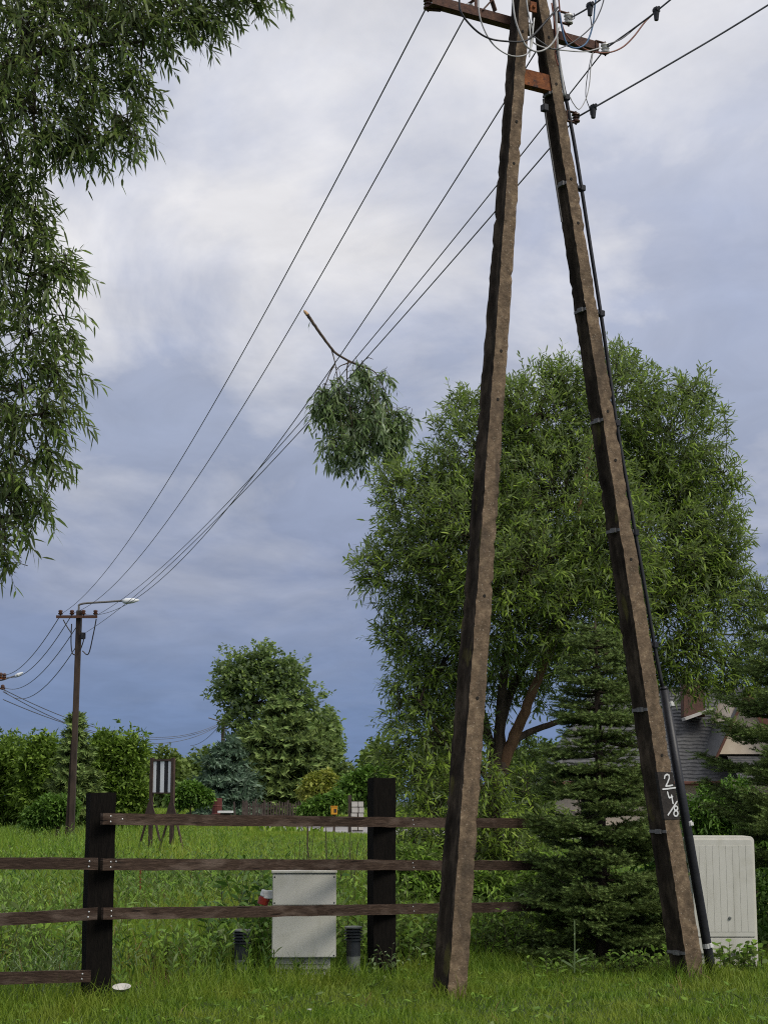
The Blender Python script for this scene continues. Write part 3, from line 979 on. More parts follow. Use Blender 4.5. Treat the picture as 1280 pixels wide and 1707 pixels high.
def bollard(u, vt, Y, label):
    k = pxm(Y, .4)
    x = XU(u, Y, .3); zt = P(u, vt, Y).z; R = 15 / k
    t = empty('bollard_lamp', (x, Y, 0), label, 'lamp', 'garden bollard lamps')
    c = Vector((x, Y, 0))
    m = MB(); m.lathe(c, [(R * .78, -.1), (R * .78, zt - .19), (R * .74, zt - .18)], n=18); m.build('post', M['lampgrey'], t, smooth=False)
    m = MB(); m.lathe(c, [(R * .80, zt - .25), (R * .80, zt - .12), (R * .6, zt - .115)], n=18); m.build('collar', M['lampdark'], t)
    m = MB(); m.lathe(c, [(R * .62, zt - .125), (R * .62, zt - .02)], n=18); m.build('diffuser', M['lampgrey'], t)
    for q in range(4):
        z = zt - .118 + q * .026
        m = MB(); m.lathe(c, [(R * .7, z + .012), (R, z), (R, z + .007), (R * .72, z + .019)], n=20); m.build('louvre', M['lampdark'], t)
    m = MB(); m.lathe(c, [(R * .98, zt - .018), (R * 1.02, zt - .006), (R * .9, zt), (R * .3, zt + .003)], n=20); m.build('cap', M['lampgrey'], t)


bollard(403, 1549, 14.9, 'dark ringed bollard lamp left of the small meter cabinet')
bollard(589, 1544, 15.05, 'dark ringed bollard lamp between the meter cabinet and the sleeper post')


def dish():
    p = G(203, 1661)
    m = MB(); m.lathe(p + Vector((0, 0, .045)), [(.028, 0), (.048, .003), (.068, .026), (.071, .028), (.066, .028), (.043, .008), (.01, .006)], axis=(0.0, -0.25, 1), n=24)
    tag(m.build('dish', M['paleblock'], None, smooth=True), 'shallow white dish lying in grass below the black post', 'dish')


dish()


# ------------------------------------------------------------------ striped sign
def sign():
    Y = 42.0
    t = empty('striped_sign', (XU(270, Y, 0), Y, 0), 'board of vertical black and white stripes in a brown steel frame', 'sign')
    A0, A1 = P(254, 1272, Y + .2), P(288, 1267, Y - .08)
    B0, B1 = P(254, 1322, Y + .2), P(287, 1320, Y - .08)
    B0.z = min(B0.z, B1.z); B1.z = B0.z; A0.z = A1.z
    d = (B1 - B0); d.z = 0; d.normalize(); nn = Vector((d.y, -d.x, 0))
    w = (B1 - B0).length; zt, zb = A1.z, B0.z
    n = 5
    for i in range(n):
        m = MB(); c = B0 + d * (w * (i + .5) / n); c.z = (zt + zb) / 2
        m.box(c, (w / n * .995, .012, zt - zb), d, nn)
        m.build('stripe', M['signwhite'] if i % 2 == 0 else M['signblack'], t)
    m = MB()
    m.bar(B0 + Vector((0, 0, zt - zb)) - d * .03, B0 + d * (w + .03) + Vector((0, 0, zt - zb)), .06, .05)
    m.bar(B0 - d * .03, B0 + d * (w + .03), .05, .03)
    m.build('frame', M['signsteel'], t)
    for q, s in ((B0 - d * .02, -1), (B0 + d * (w + .02), 1)):
        f = Vector((q.x, q.y, 0))
        m = MB(); m.bar(f - Vector((0, 0, .1)), f + Vector((0, 0, zt + .06)), .085, .085, up=nn)
        m.build('upright', M['signsteel'], t, bevel=.006)
        for sd in (-1, 1):
            m = MB(); m.bar(f + Vector((0, 0, zb - .28)) + d * .01 * sd, f + d * (.46 * sd) + Vector((0, 0, -.02)), .03, .055, up=nn)
            m.build('strut', M['signsteel'], t)
        m = MB(); g = f + nn * .05
        m.add([g + Vector((0, 0, zb - .22)) - d * .05, g + Vector((0, 0, zb - .22)) + d * .05, g + d * .19 + Vector((0, 0, zb - .62)), g - d * .19 + Vector((0, 0, zb - .62)),
               g - nn * .02 + Vector((0, 0, zb - .22)) - d * .05, g - nn * .02 + Vector((0, 0, zb - .22)) + d * .05, g - nn * .02 + d * .19 + Vector((0, 0, zb - .62)), g - nn * .02 - d * .19 + Vector((0, 0, zb - .62))],
              [(0, 1, 2, 3), (7, 6, 5, 4), (0, 4, 5, 1), (1, 5, 6, 2), (2, 6, 7, 3), (3, 7, 4, 0)])
        gs = m.build('gusset', M['signsteel'], t)
        for sd in (-1, 1):
            m = MB(); m.lathe(g + d * .12 * sd + Vector((0, 0, zb - .57)), [(.022, 0), (.022, .02), (.01, .025)], nn, 8); m.build('bolt', M['galv'], gs)


sign()


# ------------------------------------------------------------------ distant poles
def second_pole():
    zt = P(128, 1018, DP).z
    x = FARX
    t = empty('lamp_pole', (x, DP, 0), 'distant dark utility pole with crossarm and curved street lamp arm', 'utility pole')
    c = Vector((x, DP, 0))
    m = MB()
    m.bar(c + Vector((-.02, 0, -.2)), c + Vector((.02, 0, zt)), .17, .22, up=(0, 1, 0)); m.build('shaft', M['pole'], t, bevel=.01)
    m = MB(); m.bar(c + Vector((-.19, .05, -.2)), c + Vector((-.06, .05, zt * .45)), .12, .14, up=(0, 1, 0)); m.build('stub', M['pole'], t, bevel=.01)
    m = MB()
    za = P(128, 1029, DP).z
    m.box((XU(130, DP, za), DP - .16, za), (XU(164, DP, za) - XU(96, DP, za), .09, .09)); m.build('crossarm', M['rustdark'], t)
    for e in far_ends[:4]:
        m = MB(); m.lathe(Vector((e.x, DP - .16, za + .03)), [(.02, 0), (.02, .03), (.075, .05), (.085, .09), (.05, .11), (.075, .14), (.07, .18), (.03, .2)], n=10)
        m.build('insulator', M['brownporc'], t)
    m = MB(); m.tube(crom([Vector((x - .05, DP, zt - .5)), Vector((x + .0, DP, zt + .1)), P(131, 1010, DP), P(140, 1006, DP), P(175, 1003.5, DP), P(210, 1001, DP)], 5), .035, 8)
    arm = m.build('lamp_arm', M['galv'], t, smooth=True)
    a, b = P(205, 1002.5, DP), P(232, 1000.5, DP)
    m = MB(); m.tube([a, a + (b - a) * .2, a + (b - a) * .6, b], [.06, .10, .09, .03], 10)
    ln = m.build('lamp_head', M['lampwhite'], t, smooth=True)
    for pix in ([(106, 1033), (112, 1044), (120, 1056)], [(161, 1032), (156, 1058), (148, 1090), (138, 1085)], [(120, 1040), (119, 1070), (121, 1088), (126, 1092)], [(136, 1030), (135, 1050), (140, 1065), (134, 1085)]):
        m = MB(); m.tube(crom([P(u, v, DP - .2) for u, v in pix], 5), .022, 6); m.build('cable', M['cable'], t)
    m = MB(); m.box(P(139, 1060, DP - .15), (.16, .14, .22)); m.build('junction_box', M['black'], t, bevel=.02)


second_pole()


def left_pole():
    Y = 96.0
    x = XU(-16, Y, 6)
    t = empty('lamp_pole', (x, Y, 0), 'rusty crossarm pole cut by the left edge with small street lamp', 'utility pole')
    zt = P(-16, 1112, Y).z
    m = MB(); m.bar((x, Y, -.2), (x, Y, zt), .26, .26, up=(0, 1, 0)); m.build('shaft', M['pole'], t)
    m = MB(); m.box((XU(-18, Y, 8), Y - .2, P(0, 1131, Y).z), (XU(11, Y, 8) - XU(-47, Y, 8), .12, .12)); m.build('crossarm', M['rust'], t)
    m = MB(); m.box((XU(-18, Y, 8), Y - .2, P(0, 1148, Y).z), (XU(11, Y, 8) - XU(-47, Y, 8), .10, .10)); m.build('crossarm', M['rustdark'], t)
    for u, v in ((2, 1126), (8, 1127), (5, 1146), (-6, 1126)):
        m = MB(); m.lathe(P(u, v + 4, Y - .2), [(.06, 0), (.12, .06), (.08, .12), (.12, .18), (.1, .26), (.04, .3)], n=10); m.build('insulator', M['brickred'], t)
    m = MB(); m.tube(crom([Vector((x, Y, zt - .4)), P(0, 1134, Y), P(18, 1129, Y), P(28, 1126, Y)], 5), .04, 7); m.build('lamp_arm', M['galv'], t)
    m = MB(); m.tube([P(26, 1126.5, Y), P(31, 1125, Y), P(39, 1121, Y)], [.05, .11, .04], 8); m.build('lamp_head', M['lampwhite'], t)
    ends = [P(8, 1125, Y), P(10, 1128, Y), P(8, 1146, Y), P(5, 1148, Y)]
    nm = ['topmost', 'second', 'third', 'lowest']
    for i, (a, b) in enumerate(zip([far_ends[0], far_ends[1], far_ends[2], far_ends[4]], ends)):
        m = MB(); m.tube(wire_pts(a, b, [.5, .75, .9, 1.25][i], 20), .016, 5)
        tag(m.build('overhead_wire', M['wire'], None), nm[i] + ' wire sagging from the lamp pole to the left edge', 'wire', 'wires left of the lamp pole')
    Y2 = 190.0
    zt2 = P(372, 1199, Y2).z; x2 = XU(372, Y2, 8)
    t2 = empty('lamp_pole', (x2, Y2, 0), 'tiny far lamp pole beside the big poplar', 'utility pole')
    m = MB(); m.bar((x2, Y2, -.2), (x2, Y2, zt2), .38, .38, up=(0, 1, 0)); m.build('shaft', M['pole'], t2)
    m = MB(); m.tube(crom([Vector((x2, Y2, zt2 - .4)), P(366, 1202, Y2), P(348, 1196.5, Y2)], 4), .07, 6); m.build('lamp_arm', M['galv'], t2)
    m = MB(); m.box((x2, Y2, zt2 - .5), (1.2, .2, .2)); m.build('crossarm', M['rustdark'], t2)
    for i, (v0, v1, sg) in enumerate(((1149, 1203, 2.2), (1153, 1205, 2.6), (1166, 1206, 2.0))):
        m = MB(); m.tube(wire_pts(P(6, v0, Y), P(371, v1, Y2), sg, 30), .026, 5)
        tag(m.build('overhead_wire', M['wire'], None), ['upper', 'middle', 'lower'][i] + ' long far wire sagging low over the hedges to the far pole', 'wire', 'far wires over the hedges')
    m = MB(); m.tube(wire_pts(P(370, 1204, Y2), P(318, 1243, Y2 + 30), .6, 12), .03, 5)
    tag(m.build('overhead_wire', M['wire'], None), 'short wire dropping from the tiny far pole into the wood', 'wire')


left_pole()


# ------------------------------------------------------------------ foliage tools
UP = np.array([0, 0, 1.0])


def rand_dirs(n):
    return unit(rng.normal(size=(n, 3)))


def leaves(base, d, L, W, droop, name, mat, parent, six=True):
    """narrow leaves: base (n,3), direction (n,3)"""
    n = len(base)
    side = unit(np.cross(d, unit(UP + rng.normal(size=(n, 3)) * 0.55)))
    L = L[:, None]; W = W[:, None]; g = -UP * (droop[:, None] * L)
    if six:
        c1, c2, tip = base + d * L * .33 + g * .11, base + d * L * .70 + g * .5, base + d * L + g
        V = np.stack([base, c1 - side * W * .5, c1 + side * W * .5, c2 - side * W * .40, c2 + side * W * .40, tip], 1).reshape(-1, 3)
        o = (np.arange(n) * 6)[:, None]
        tr = np.concatenate([o + np.array([[0, 2, 1]]), o + np.array([[3, 4, 5]])])
        qd = o + np.array([[1, 2, 4, 3]])
        return np_mesh(name, V, tr, qd, mat, parent)
    c1, tip = base + d * L * .45 + g * .2, base + d * L + g
    up = np.cross(side, d)
    V = np.stack([base, c1 - side * W * .5 + up * W * .12, tip, c1 + side * W * .5 + up * W * .12], 1).reshape(-1, 3)
    o = (np.arange(n) * 4)[:, None]
    tr = np.concatenate([o + np.array([[0, 2, 1]]), o + np.array([[0, 3, 2]])])
    return np_mesh(name, V, tr, None, mat, parent)


def twig_curves(p0, d0, L, droop, ts):
    """points along drooping twigs: (n, len(ts), 3)"""
    t = np.asarray(ts)[None, :, None]
    return p0[:, None, :] + d0[:, None, :] * (L[:, None, None] * t) - UP[None, None, :] * (droop[:, None, None] * L[:, None, None] * t ** 2)


def tubes3(C, r0, r1, name, mat, parent):
    """C (n,k,3) polylines as three-sided tubes"""
    n, k, _ = C.shape
    T = unit(np.gradient(C, axis=1))
    A = unit(np.cross(T, np.array([0.31, 0.92, 0.22])))
    B = np.cross(T, A)
    rad = np.linspace(1, 0, k)[None, :, None]
    r = r1 + (np.asarray(r0).reshape(-1, 1, 1) - r1) * rad
    V = np.stack([C + (A * math.cos(a) + B * math.sin(a)) * r for a in (0, 2.094, 4.189)], 2).reshape(-1, 3)
    base = (np.arange(n) * k * 3)[:, None, None]
    q = []
    for i in range(k - 1):
        for j in range(3):
            q.append([i * 3 + j, i * 3 + (j + 1) % 3, (i + 1) * 3 + (j + 1) % 3, (i + 1) * 3 + j])
    Q = (base + np.array(q)[None]).reshape(-1, 4)
    ob = np_mesh(name, V, None, Q, mat, parent, smooth=True)
    ob['kind'] = 'stuff'
    return ob


def lobe_points(lobes, n, inner=0.45, pw=0.45):
    """points through ellipsoid lobes, more of them near the skin; returns points, outward directions, lobe index"""
    area = np.array([(r[0] * r[1] + r[0] * r[2] + r[1] * r[2]) for _, r in lobes])
    idx = rng.choice(len(lobes), n, p=area / area.sum())
    C = np.array([list(c) for c, _ in lobes])[idx]; R = np.array([list(r) for _, r in lobes])[idx]
    d = rand_dirs(n)
    rad = inner + (1 - inner) * rng.random(n) ** pw
    return C + d * R * rad[:, None], d, idx


def twig_foliage(p0, d0, L, droop, per, leafL, leafW, mat, parent, name='crown', six=True, spread=0.8, ldroop=0.25, twigmat=None, twigr=0.004):
    n = len(p0)
    ts = np.linspace(0.15, 1.0, per)
    C = twig_curves(p0, d0, L, droop, ts)
    T = unit(np.gradient(C, axis=1))
    ph = rng.random((n, 1)) * 6.28 + np.arange(per)[None, :] * 2.4
    A = unit(np.cross(T, np.array([0.2, 0.3, 1.0]))); B = np.cross(T, A)
    rad = A * np.cos(ph)[..., None] + B * np.sin(ph)[..., None]
    ld = unit(T + rad * spread + rng.normal(size=T.shape) * 0.12).reshape(-1, 3)
    base = C.reshape(-1, 3)
    k = len(base)
    ll = leafL * (0.5 + 0.85 * rng.random(k)); lw = leafW * (0.75 + 0.5 * rng.random(k))
    o = leaves(base, ld, ll, lw, ldroop * (0.4 + 1.2 * rng.random(k)), name, mat, parent, six)
    if twigmat:
        tubes3(twig_curves(p0, d0, L, droop, [0, .33, .66, 1.0]), np.full(n, twigr), twigr * .35, 'twigs', twigmat, parent)
    return o


def limb(parent, pts, r0, r1, name, mat, n=5, seg=8, wob=0.0):
    q = crom([Vector(p) for p in pts], n)
    if wob:
        r = random.Random(int(abs(q[0].x * 1000 + q[-1].z * 77)))
        q = [p + Vector((r.uniform(-wob, wob), r.uniform(-wob, wob), r.uniform(-wob, wob) * .4)) if 0 < i < len(q) - 1 else p for i, p in enumerate(q)]
    k = len(q)
    m = MB(); m.tube(q, [r0 + (r1 - r0) * (i / (k - 1)) ** .8 for i in range(k)], seg)
    return m.build(name, M[mat], parent, smooth=True), q


def branches_to(parent, mat, roots, targets, r0, r1, name='boughs', sag=0.1, pen=0.8):
    """thin branches from the nearest root point to each target"""
    R = np.array([list(p) for p in roots]); T = np.array([list(p) for p in targets])
    D = np.linalg.norm(T[:, None] - R[None], axis=2) + np.maximum(0, R[None, :, 2] - T[:, None, 2]) * pen
    S = R[D.argmin(1)]
    t = np.linspace(0, 1, 7)[None, :, None]
    bow = unit(rng.normal(size=(len(T), 3))) * (np.linalg.norm(T - S, axis=1, keepdims=True) * .10) + UP * sag
    C = S[:, None] + (T - S)[:, None] * t + bow[:, None] * (4 * t * (1 - t))
    return tubes3(C, np.full(len(T), r0), r1, name, mat, parent)


def px_lobes(L, Y0, zs=1.0):
    """(u, v, radius px, depth shift m[, aspect]) -> world ellipsoids"""
    out = []
    for e in L:
        u, v, r, dy = e[:4]
        asp = e[4] if len(e) > 4 else 1.0
        p = P(u, v, Y0 + dy); k = pxm(Y0 + dy, p.z)
        out.append((p, (r / k, r / k * 0.9, r / k * asp)))
    return out


# ------------------------------------------------------------------ the young willow behind the pole
def right_willow():
    Y = 20.5
    t = empty('willow_tree', (XU(800, Y, 0), Y, 0), 'broad bright green willow with narrow leaves standing behind the two-legged pole', 'tree', 'willow trees')
    q = lambda u, v, dy=0: P(u, v, Y + dy)
    base = Vector((XU(800, Y, 0), Y, -.1))
    _, tr = limb(t, [base, q(812, 1400), q(822, 1330), q(832, 1270)], .17, .115, 'trunk', 'bark', 5, 12, .012)
    limbs = [([q(832, 1285), q(858, 1225, -.1), q(885, 1160, -.3), q(905, 1105, -.4), q(940, 980, -.5), q(965, 860, -.4), q(985, 740, -.2)], .085, .02, 'barkred'),
             ([q(826, 1300), q(815, 1230, .2), q(790, 1150, .3), q(755, 1060, .4), q(735, 950, .5), q(740, 830, .5)], .075, .018, 'bark'),
             ([q(832, 1275), q(838, 1190, .4), q(868, 1120, .7), q(905, 1060, .9), q(1000, 960, 1.0), q(1075, 850, 1.0), q(1110, 730, .9)], .075, .018, 'bark'),
             ([q(828, 1290), q(835, 1180, -.1), q(845, 1080, -.2), q(850, 940, -.2), q(865, 800, 0), q(890, 700, 0)], .075, .018, 'bark'),
             ([q(850, 1240), q(880, 1222, .2), q(925, 1205, .3), q(985, 1180, .4), q(1060, 1120, .5), q(1130, 1060, .5), q(1180, 990, .5)], .05, .015, 'bark'),
             ([q(822, 1330), q(780, 1290, -.3), q(735, 1230, -.5), q(700, 1170, -.6)], .05, .014, 'bark')]
    roots = []
    for pts, r0, r1, mt in limbs:
        _, qq = limb(t, pts, r0, r1, 'limb', mt, 5, 8, .012)
        roots += qq[6:]
    L = [(1022, 672, 88, .3), (1025, 608, 38, .2), (905, 700, 92, .2), (935, 630, 44, .2), (1118, 725, 92, .5), (1150, 652, 40, .4), (795, 760, 92, .2), (775, 672, 36, .2), (850, 680, 55, .2),
         (705, 850, 82, .1), (660, 800, 42, .1), (1165, 850, 70, .5), (1205, 790, 34, .4), (680, 945, 78, 0), (618, 940, 36, 0), (795, 900, 115, -.3), (945, 850, 125, -.2), (1075, 900, 115, .3),
         (1195, 905, 50, .4), (1185, 985, 62, .4), (705, 1050, 70, -.1), (650, 1055, 36, 0), (830, 1010, 95, -.7), (985, 985, 105, -.5), (1110, 1020, 85, .2), (930, 1020, 80, -.8), (880, 955, 90, -.9), (1010, 900, 90, -.6),
         (1165, 1080, 45, .3), (1130, 1110, 34, .2), (690, 1130, 48, -.2), (730, 1120, 55, -.3), (850, 1085, 40, .4),
         (715, 1210, 52, -.5), (700, 1290, 52, -.6), (725, 1360, 55, -.7), (690, 1405, 40, -.7), (800, 1290, 45, -.7), (770, 1210, 45, -.3), (815, 1370, 55, -.6), (880, 1300, 40, -.3), (760, 1430, 50, -.8), (850, 1420, 48, -.5), (900, 1370, 45, -.2), (690, 1470, 38, -.8),
         (755, 1150, 50, .3), (800, 1120, 46, .5), (845, 1140, 40, .9), (955, 1090, 48, .2), (1030, 1100, 50, .3), (1085, 1110, 42, .3), (905, 1090, 40, .7), (665, 1180, 34, -.3), (660, 1250, 34, -.4), (880, 1240, 30, 1.0), (1245, 1010, 34, .6), (1265, 1060, 40, .5), (1272, 985, 28, .5), (1225, 1090, 30, .4)]
    L = [(e[0], e[1], e[2] * (1.1 if e[2] > 44 else 1.0), e[3]) for e in L]
    L += [(870, 780, 95, .4), (1000, 770, 95, .5), (760, 840, 80, .3), (1130, 800, 75, .6), (1090, 790, 80, .4), (750, 980, 80, .2), (1050, 980, 85, .4), (1150, 930, 75, .5), (870, 890, 95, .4), (1205, 940, 45, .4), (1160, 1130, 34, .3), (1210, 1125, 36, .4), (1250, 1120, 38, .5), (1270, 1140, 30, .5), (900, 1150, 34, .9), (1060, 1150, 36, .6), (1000, 1150, 34, .8)]
    lobes = px_lobes(L, Y)
    n = 13500
    p, d, idx = lobe_points(lobes, n, 0.35, 0.5)
    d0 = unit(d * 0.85 + UP * 0.62 + rng.normal(size=d.shape) * 0.38)
    Ls = 0.15 + 0.33 * rng.random(n)
    p0 = p - d0 * (Ls * .6)[:, None]
    # low skirts droop
    low = (p[:, 2] < 3.2)
    dr = np.where(low, 0.30, 0.05) + 0.3 * rng.random(n)
    twig_foliage(p0, d0, Ls, dr, 11, 0.104, 0.020, M['willow'], t, 'crown', True, 0.85, 0.16, M['twig'], .004)
    roots += [c for c, _ in lobes]
    branches_to(t, M['bark'], [r for r in roots[:-len(lobes)]], [c for c, _ in lobes], .022, .008, 'boughs')
    sel = rng.choice(n, 1500, replace=False)
    branches_to(t, M['twig'], [c for c, _ in lobes], p0[sel], .008, .004, 'branchlets', .04)


right_willow()


# ------------------------------------------------------------------ the old willow at the left edge
def left_willow():
    Y = 13.8
    bx = XU(-420, Y, 0)
    t = empty('willow_tree', (bx, Y + .6, 0), 'large dark willow filling the upper left corner with hanging leafy branches', 'tree', 'willow trees')
    q = lambda u, v, dy=0: P(u, v, Y + dy)
    base = Vector((bx, Y + .6, -.1))
    _, tr = limb(t, [base, base + Vector((.05, 0, 2)), q(-330, 850, .6), q(-290, 500, .5), q(-250, 100, .4), q(-220, -300, .3)], .36, .12, 'trunk', 'bark', 6, 14, .02)
    roots = []
    for pts in ([q(-330, 900, .6), q(-220, 800, .3), q(-100, 720, .2), q(0, 700, .1), q(70, 690, 0)],
                [q(-300, 560, .5), q(-180, 460, .3), q(-60, 430, .2), q(50, 460, .1)],
                [q(-290, 480, .5), q(-150, 250, .2), q(-20, 120, .1), q(130, 80, 0), q(240, 70, 0)],
                [q(-260, 150, .4), q(-100, -60, .2), q(100, -120, 0), q(280, -100, 0), q(400, -50, 0)],
                [q(-320, 800, .6), q(-200, 900, .4), q(-90, 880, .2), q(20, 860, .1)]):
        _, qq = limb(t, pts, .06, .012, 'limb', 'bark', 5, 8, .015)
        roots += qq[4:]
    L = [(40, 70, 120, 0), (150, 60, 105, .1), (230, 50, 70, 0), (60, 190, 95, -.1), (160, 170, 90, .1), (235, 140, 45, 0), (215, 215, 42, 0), (150, 235, 42, 0), (90, 235, 45, 0), (20, 275, 55, 0),
         (290, 10, 70, 0), (350, 0, 50, 0), (390, -30, 50, 0), (440, -38, 42, 0), (330, 40, 35, .1), (40, -60, 130, .2), (200, -70, 120, 0),
         (-80, 100, 130, .2), (-80, 260, 110, .2), (-60, 380, 95, .1), (15, 330, 48, .1), (45, 310, 34, .1), (72, 290, 36, 0), (60, 345, 26, 0), (70, 400, 34, 0), (40, 375, 45, 0), (-10, 350, 50, 0), (25, 440, 72, 0), (85, 470, 58, 0), (110, 440, 38, 0), (50, 560, 78, 0), (110, 540, 38, 0), (100, 620, 48, 0), (40, 660, 80, 0), (100, 690, 45, .1),
         (30, 760, 70, 0), (85, 755, 40, .1), (20, 830, 62, .1), (65, 838, 34, 0), (5, 895, 48, 0), (50, 890, 28, 0), (5, 935, 22, 0),
         (-70, 500, 110, .2), (-70, 650, 110, .2), (-70, 800, 105, .2), (-60, 920, 60, .1)]
    lobes = px_lobes(L, Y)
    n = 2250
    p, d, idx = lobe_points(lobes, n, 0.30, 0.6)
    d0 = unit(d * 0.75 + np.array([0.40, -.05, -0.02]) + rng.normal(size=d.shape) * 0.50)
    Ls = 0.18 + 0.24 * rng.random(n)
    p0 = p - d0 * (Ls * .6)[:, None]
    dr = 0.10 + 0.45 * rng.random(n)
    twig_foliage(p0, d0, Ls, dr, 12, 0.108, 0.022, M['willowdark'], t, 'crown', True, 0.85, 0.3, M['twig'], .004)
    branches_to(t, M['bark'], roots, [c for c, _ in lobes], .013, .005, 'boughs', .05, -.3)
    sel = rng.choice(n, 700, replace=False)
    branches_to(t, M['twig'], [c for c, _ in lobes], p0[sel], .006, .003, 'branchlets', .03)


left_willow()


# ------------------------------------------------------------------ the broken branch hanging in the wires
def broken_branch():
    w = WIRES[3]
    uv = [proj(p) for p in w]
    i = int(np.argmin([abs(u - 585) for u, v in uv])); Yb = w[i].y
    # centre it where the wires really pass
    t = empty('fallen_branch', w[i], 'snapped leafy willow branch hanging upside down in the overhead wires', 'branch')
    q = lambda u, v, dy=0: P(u, v, Yb + dy)
    dv = uv[i][1] - 592
    _, st = limb(t, [q(512, 515 + dv), q(520, 527 + dv), q(535, 548 + dv), q(548, 566 + dv), q(560, 580 + dv), q(580, 592 + dv), q(602, 602 + dv)], .026, .014, 'stem', 'bark', 5, 8, .004)
    m = MB(); d = (st[0] - st[1]).normalized()
    m.tube([st[0] - d * .01, st[0] + d * .05, st[0] + d * .075], [.028, .022, .008], 7)
    m.build('broken_end', M['fresh'], t).__setitem__('label', 'pale orange splintered end of the branch')
    roots = list(st[8:])
    for pts in ([(552, 572), (559, 600), (565, 640), (572, 690)], [(580, 592), (578, 620), (582, 660), (590, 720)], [(598, 600), (610, 622), (622, 650), (632, 690)], [(602, 602), (625, 612), (640, 640), (655, 680)],
                [(600, 600), (612, 588), (622, 590)], [(558, 598), (545, 625), (535, 660), (535, 700)], [(585, 595), (565, 603), (556, 622)]):
        _, qq = limb(t, [q(u, v + dv, rng.uniform(-.12, .12)) for u, v in pts], .011, .004, 'side_branch', 'bark', 4, 6, .004)
        roots += qq
    L = [(553, 655, 30, 0), (545, 690, 24, .05), (575, 690, 38, .1), (560, 735, 30, -.05), (590, 740, 40, 0), (600, 680, 38, .2), (625, 700, 42, -.1), (630, 650, 22, .1), (655, 695, 26, 0), (645, 735, 26, .1), (612, 625, 16, 0), (573, 770, 14, 0), (578, 640, 28, .15), (538, 650, 14, 0), (672, 690, 16, 0), (660, 720, 20, 0), (600, 610, 16, 0), (640, 625, 16, .05), (530, 665, 14, 0), (685, 688, 8, 0)]
    L = [(u, v + dv, r, dy) for u, v, r, dy in L]
    lobes = px_lobes(L, Yb)
    n = 520
    p, d, idx = lobe_points(lobes, n, 0.2, 0.6)
    d0 = unit(d * 0.7 + np.array([0.1, 0, -.75]) + rng.normal(size=d.shape) * 0.45)
    Ls = 0.12 + 0.20 * rng.random(n)
    p0 = p - d0 * (Ls * .6)[:, None]
    twig_foliage(p0, d0, Ls, .25 + .3 * rng.random(n), 9, 0.118, 0.029, M['withered'], t, 'leaves', True, 0.8, 0.3, M['twig'], .004)
    branches_to(t, M['twig'], roots, p0[rng.choice(n, 220, replace=False)], .005, .003, 'twigs', .02)
    # lone leaf by the broken end
    b = np.array([list(q(517, 527 + dv)), list(q(515, 531 + dv))])
    leaves(b, unit(np.array([[-.3, 0, -1.0], [.05, 0, -1]])), np.array([.10, .14]), np.array([.02, .02]), np.array([.1, .1]), 'leaf', M['withered'], t)


broken_branch()


# ------------------------------------------------------------------ spruces
def needles(A, B, dens, nl, nw, name, mat, parent, ang=0.95):
    """needle brushes along shoots A->B"""
    A = np.asarray(A); B = np.asarray(B)
    L = np.linalg.norm(B - A, axis=1)
    cnt = np.maximum(4, (L * dens).astype(int))
    i = np.repeat(np.arange(len(A)), cnt)
    n = len(i)
    t = rng.random(n)[:, None]
    T = unit(B - A)[i]
    base = A[i] + (B - A)[i] * t
    X = unit(np.cross(T, np.array([.13, .27, .95]))); Y = np.cross(T, X)
    a = rng.random(n) * 6.283
    rad = X * np.cos(a)[:, None] + Y * np.sin(a)[:, None]
    d = unit(T * math.cos(ang) + rad * math.sin(ang) + UP * .18)
    s = np.cross(T, rad)
    l = nl * (.75 + .5 * rng.random(n))[:, None]
    V = np.stack([base - s * nw / 2, base + s * nw / 2, base + d * l], 1).reshape(-1, 3)
    return np_mesh(name, V, np.arange(n * 3).reshape(-1, 3), None, mat, parent)


